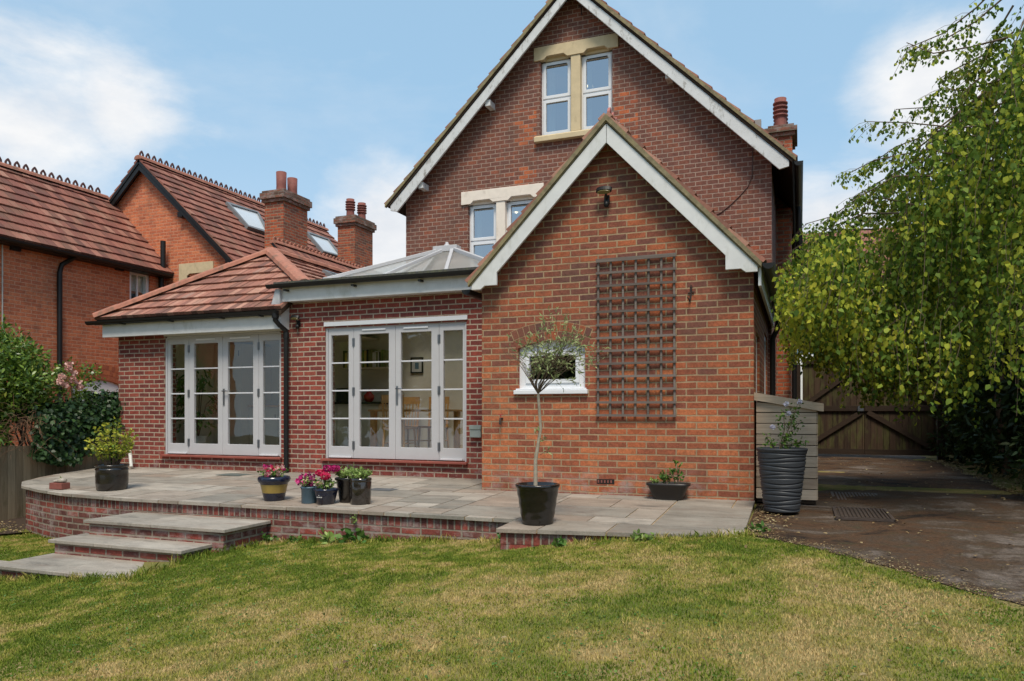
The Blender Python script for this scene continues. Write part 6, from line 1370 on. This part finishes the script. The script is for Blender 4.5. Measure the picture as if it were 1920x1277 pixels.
def visible(x, y, pad=60):
    xr = x*math.cos(YAW)+y*math.sin(YAW); zc_ = -x*math.sin(YAW)+y*math.cos(YAW); u = 960+FPX*xr/np.maximum(zc_, .1); v = HZ-FPX*gz_np(x, y)/np.maximum(zc_, .1)
    return (zc_ > 1) & (u > -pad*4) & (u < 1920+pad*4) & (v < 1277+150)
def blades(name, n, ymax, hfun, wfun, seed, mask=None, xr=(-13, 3.6), ymin=1.2):
    r_ = np.random.default_rng(seed); X0 = r_.uniform(xr[0], xr[1], n*3); Y0 = ymin+(ymax-ymin)*r_.uniform(size=n*3)**1.25
    k = lawn_ok(X0, Y0) & visible(X0, Y0)
    if mask is not None: k &= mask(X0, Y0)
    X0, Y0 = X0[k][:n], Y0[k][:n]; n = len(X0); Z0 = gz_np(X0, Y0)
    dist = np.hypot(X0, Y0); h = hfun(X0, Y0)*r_.uniform(.55, 1.25, n); wd = wfun(dist)*r_.uniform(.7, 1.3, n); an = r_.uniform(0, 2*math.pi, n); lean = r_.uniform(.1, 1.0, n)*h; la = r_.uniform(0, 2*math.pi, n)
    dx, dy = np.cos(an)*wd/2, np.sin(an)*wd/2; lx_, ly_ = np.cos(la)*lean, np.sin(la)*lean
    V = np.stack([np.stack([X0-dx, Y0-dy, Z0-.004], 1), np.stack([X0+dx, Y0+dy, Z0-.004], 1), np.stack([X0+dx*.7+lx_*.4, Y0+dy*.7+ly_*.4, Z0+h*.62], 1), np.stack([X0+lx_, Y0+ly_, Z0+h], 1), np.stack([X0-dx*.7+lx_*.4, Y0-dy*.7+ly_*.4, Z0+h*.62], 1)], 1).reshape(-1, 3)
    me = bpy.data.meshes.new(name); me.vertices.add(n*5); me.vertices.foreach_set('co', V.ravel()); me.loops.add(n*5); me.loops.foreach_set('vertex_index', np.arange(n*5)); me.polygons.add(n); me.polygons.foreach_set('loop_start', np.arange(n)*5); me.polygons.foreach_set('loop_total', np.full(n, 5))
    dry = dryness(X0, Y0); at = me.attributes.new('dry', 'FLOAT', 'POINT'); at.data.foreach_set('value', np.repeat(dry, 5).astype(np.float32)); me.update(calc_edges=True)
    return link_mesh(name, me, M['grass'])
def dryness(x, y):
    f = fbm(x, y, 1.7, 40); g_ = fbm(x, y, 6.5, 60); a = .36+(f-.5)*1.35+(g_-.5)*1.45
    a += .27*np.exp(-(((x+.3)/1.7)**2+((y-3.6)/1.4)**2)) + .12*np.exp(-(((x+2.4)/.9)**2+((y-3.4)/.7)**2)) - .12*np.clip((-x-3.5)/3, 0, 1)
    a = np.where(y > 5.6, a-.05, a); return np.clip(a, 0, 1)
def fx2(r_, n):
    x, y = r_.uniform(-9, 3, n), r_.uniform(1.8, 6.8, n); k = lawn_ok(x, y) & (vnoise(x, y, 1.3, 71) > .52) & (vnoise(x, y, 7, 72) > .4); return np.column_stack([x, y])[k]
r_ = np.random.default_rng(50); q_ = fx2(r_, 16000); Pc = np.column_stack([q_, gz_np(q_[:, 0], q_[:, 1])+r_.uniform(.008, .022, len(q_))])
tag(leaf_mesh('clover', Pc, np.column_stack([r_.normal(size=(len(q_), 2)), r_.uniform(0, .4, len(q_))]), r_.uniform(.010, .022, len(q_)), [L['green']], None, .8, None, np.tile((0, 0, 2.0), (len(q_), 1))), kind='stuff')
g = blades('longer_grass', 26000, 7.3, lambda x, y: .018+.024*fbm(x, y, 6, 190)**2, lambda d: .0028+.0009*d, 17, lambda x, y: vnoise(x, y, 9, 55) > .5); tag(g, kind='stuff')
g = blades('lawn_grass', 330000, 7.4, lambda x, y: .010+.010*fbm(x, y, 3, 90), lambda d: .0022+.0009*d, 1); tag(g, kind='stuff')
def near_edge(x, y):
    d = np.full(len(x), 9.0)
    lines = [((-9.9, 7.1), (-7.4, 6.6)), ((-5.4, 6.58), (-2.5, 6.6)), ((-2.5, 6.6), (-2.5, 6.1)), ((-2.5, 6.1), (-.45, 6.4)), ((-7.35, 4.95), (-5.54, 4.95)), ((-5.54, 4.95), (-5.54, 5.9)), ((-5.4, 5.9), (-5.4, 6.6)), ((-7.35, 4.95), (-7.35, 6.5))]
    for (x0, y0), (x1, y1) in lines:
        t_ = np.clip(((x-x0)*(x1-x0)+(y-y0)*(y1-y0))/((x1-x0)**2+(y1-y0)**2), 0, 1); d = np.minimum(d, np.hypot(x-x0-t_*(x1-x0), y-y0-t_*(y1-y0)))
    return d
g = blades('tall_edge_grass', 26000, 7.3, lambda x, y: .03+.07*fbm(x, y, 4, 95)*np.clip(1-near_edge(x, y)/.1, .3, 1)*np.where((x > -5.7) & (x < -5.1) & (y < 6.4), 1.5, 1), lambda d: .0045+.0006*d, 2, lambda x, y: (near_edge(x, y) < .07+.07*vnoise(x, y, 5, 33)) & (vnoise(x, y, 3, 12) > .28), (-10, 0), 4.7)
tag(g, kind='stuff')
# broad-leaved weeds rooted at the foot of the retaining wall
def weed(x, y, r, h, label, z=None, lf='green', n=40, size=.05):
    c = (x, y, float(gz_np(x, y)) if z is None else z); t = empty('weed', c, label, 'weed', 'weeds along the patio wall'); bushy(t, c, r, h, 7, n//7, lf, size, seed=int(abs(x*31+y*7)), stems=True, stemr=.003)
for k, (u, v, r, h, l) in enumerate(((487, 1003, .09, .12, 'weeds in the corner where the steps meet the wall'), (668, 1012, .12, .12, 'leafy weeds at the wall foot below the streaked pot'), (705, 1014, .09, .07, 'low weeds just right of the taller clump'), (780, 1008, .16, .08, 'spreading dandelion rosette at the middle of the wall'), (838, 1002, .17, .10, 'dandelion rosette nearest the apron'), (928, 992, .07, .16, 'upright weed in the corner beside the apron'), (1240, 1012, .12, .06, 'weeds under the middle of the apron edge'), (1100, 1020, .12, .06, 'weeds below the apron left of its middle'), (1400, 985, .10, .05, 'weeds at the right corner of the apron'))):
    p = onP(u, v, (0, 6.5, -1.25 if u < 900 else -1.1), (-.072, 0, 1)); y_ = p.y if u > 900 else min(p.y, 6.56)
    if u in (928,): p = Vector((-2.58, 6.5, 0)); y_ = 6.5
    if u == 1400: p = Vector((-.33, 6.6, 0)); y_ = 6.7
    if u == 1240: y_ = 6.16; p.x = -1.2
    if u == 1100: y_ = 6.08; p.x = -1.9
    weed(p.x, y_, r, h, l, lf='green' if k % 3 else 'lime', size=.055 if u not in (780, 838) else .09)
wp_ = onY(665, 975, 6.6); weed(wp_.x, 6.60, .04, .14, 'small fern growing out of the brickwork halfway up the wall', wp_.z-.05, 'lime', 21, .035)
# fallen leaves
def litter(name, n, fx, size, seed, dz=.01, kind='stuff'):
    r_ = np.random.default_rng(seed); q = fx(r_, n); P = np.column_stack([q, gz_np(q[:, 0], q[:, 1])+dz+r_.uniform(0, .01, len(q))]); A = np.column_stack([r_.normal(size=(len(q), 2)), r_.normal(size=len(q))*.15]); o = leaf_mesh(name, P, A, size*r_.uniform(.5, 1.2, len(q)), [L['litter']], None, .65, None, np.tile((0, 0, 3.0), (len(q), 1))); return tag(o, kind=kind)
def fx1(r_, n):
    x = np.concatenate([r_.uniform(-.4, 2.6, n//9), 2.45+np.abs(r_.normal(size=n-n//9))*.5]); y = np.concatenate([r_.uniform(5, 18, n//9), r_.uniform(8.5, 18, n-n//9)]); k = (x > np.interp(y, [e[0] for e in edge], [e[1] for e in edge])); return np.column_stack([x, y])[k]
litter('fallen_leaves', 2600, fx1, .045, 5, .022)
def fx3(r_, n):
    y = r_.uniform(2.6, 6.5, n); x = np.interp(y, [e[0] for e in edge], [e[1] for e in edge])+np.abs(r_.normal(size=n))*.16-.06; return np.column_stack([x, y])
litter('edge_grit', 2600, fx3, .016, 15, .012)
litter('fallen_leaves', 130, lambda r_, n: (lambda q: q[lawn_ok(q[:, 0], q[:, 1])])(np.column_stack([r_.uniform(-9, 2, n), r_.uniform(2.5, 6.6, n)])), .038, 6, .03)
litter('fallen_leaves', 500, lambda r_, n: np.column_stack([r_.uniform(-11.2, -9.8, n), r_.uniform(5.4, 7.6, n)]), .045, 8, .05)
litter('fallen_leaves', 350, lambda r_, n: np.column_stack([-.40+np.abs(r_.normal(size=n))*.16, r_.uniform(6.5, 8.6, n)]), .035, 7, .02)
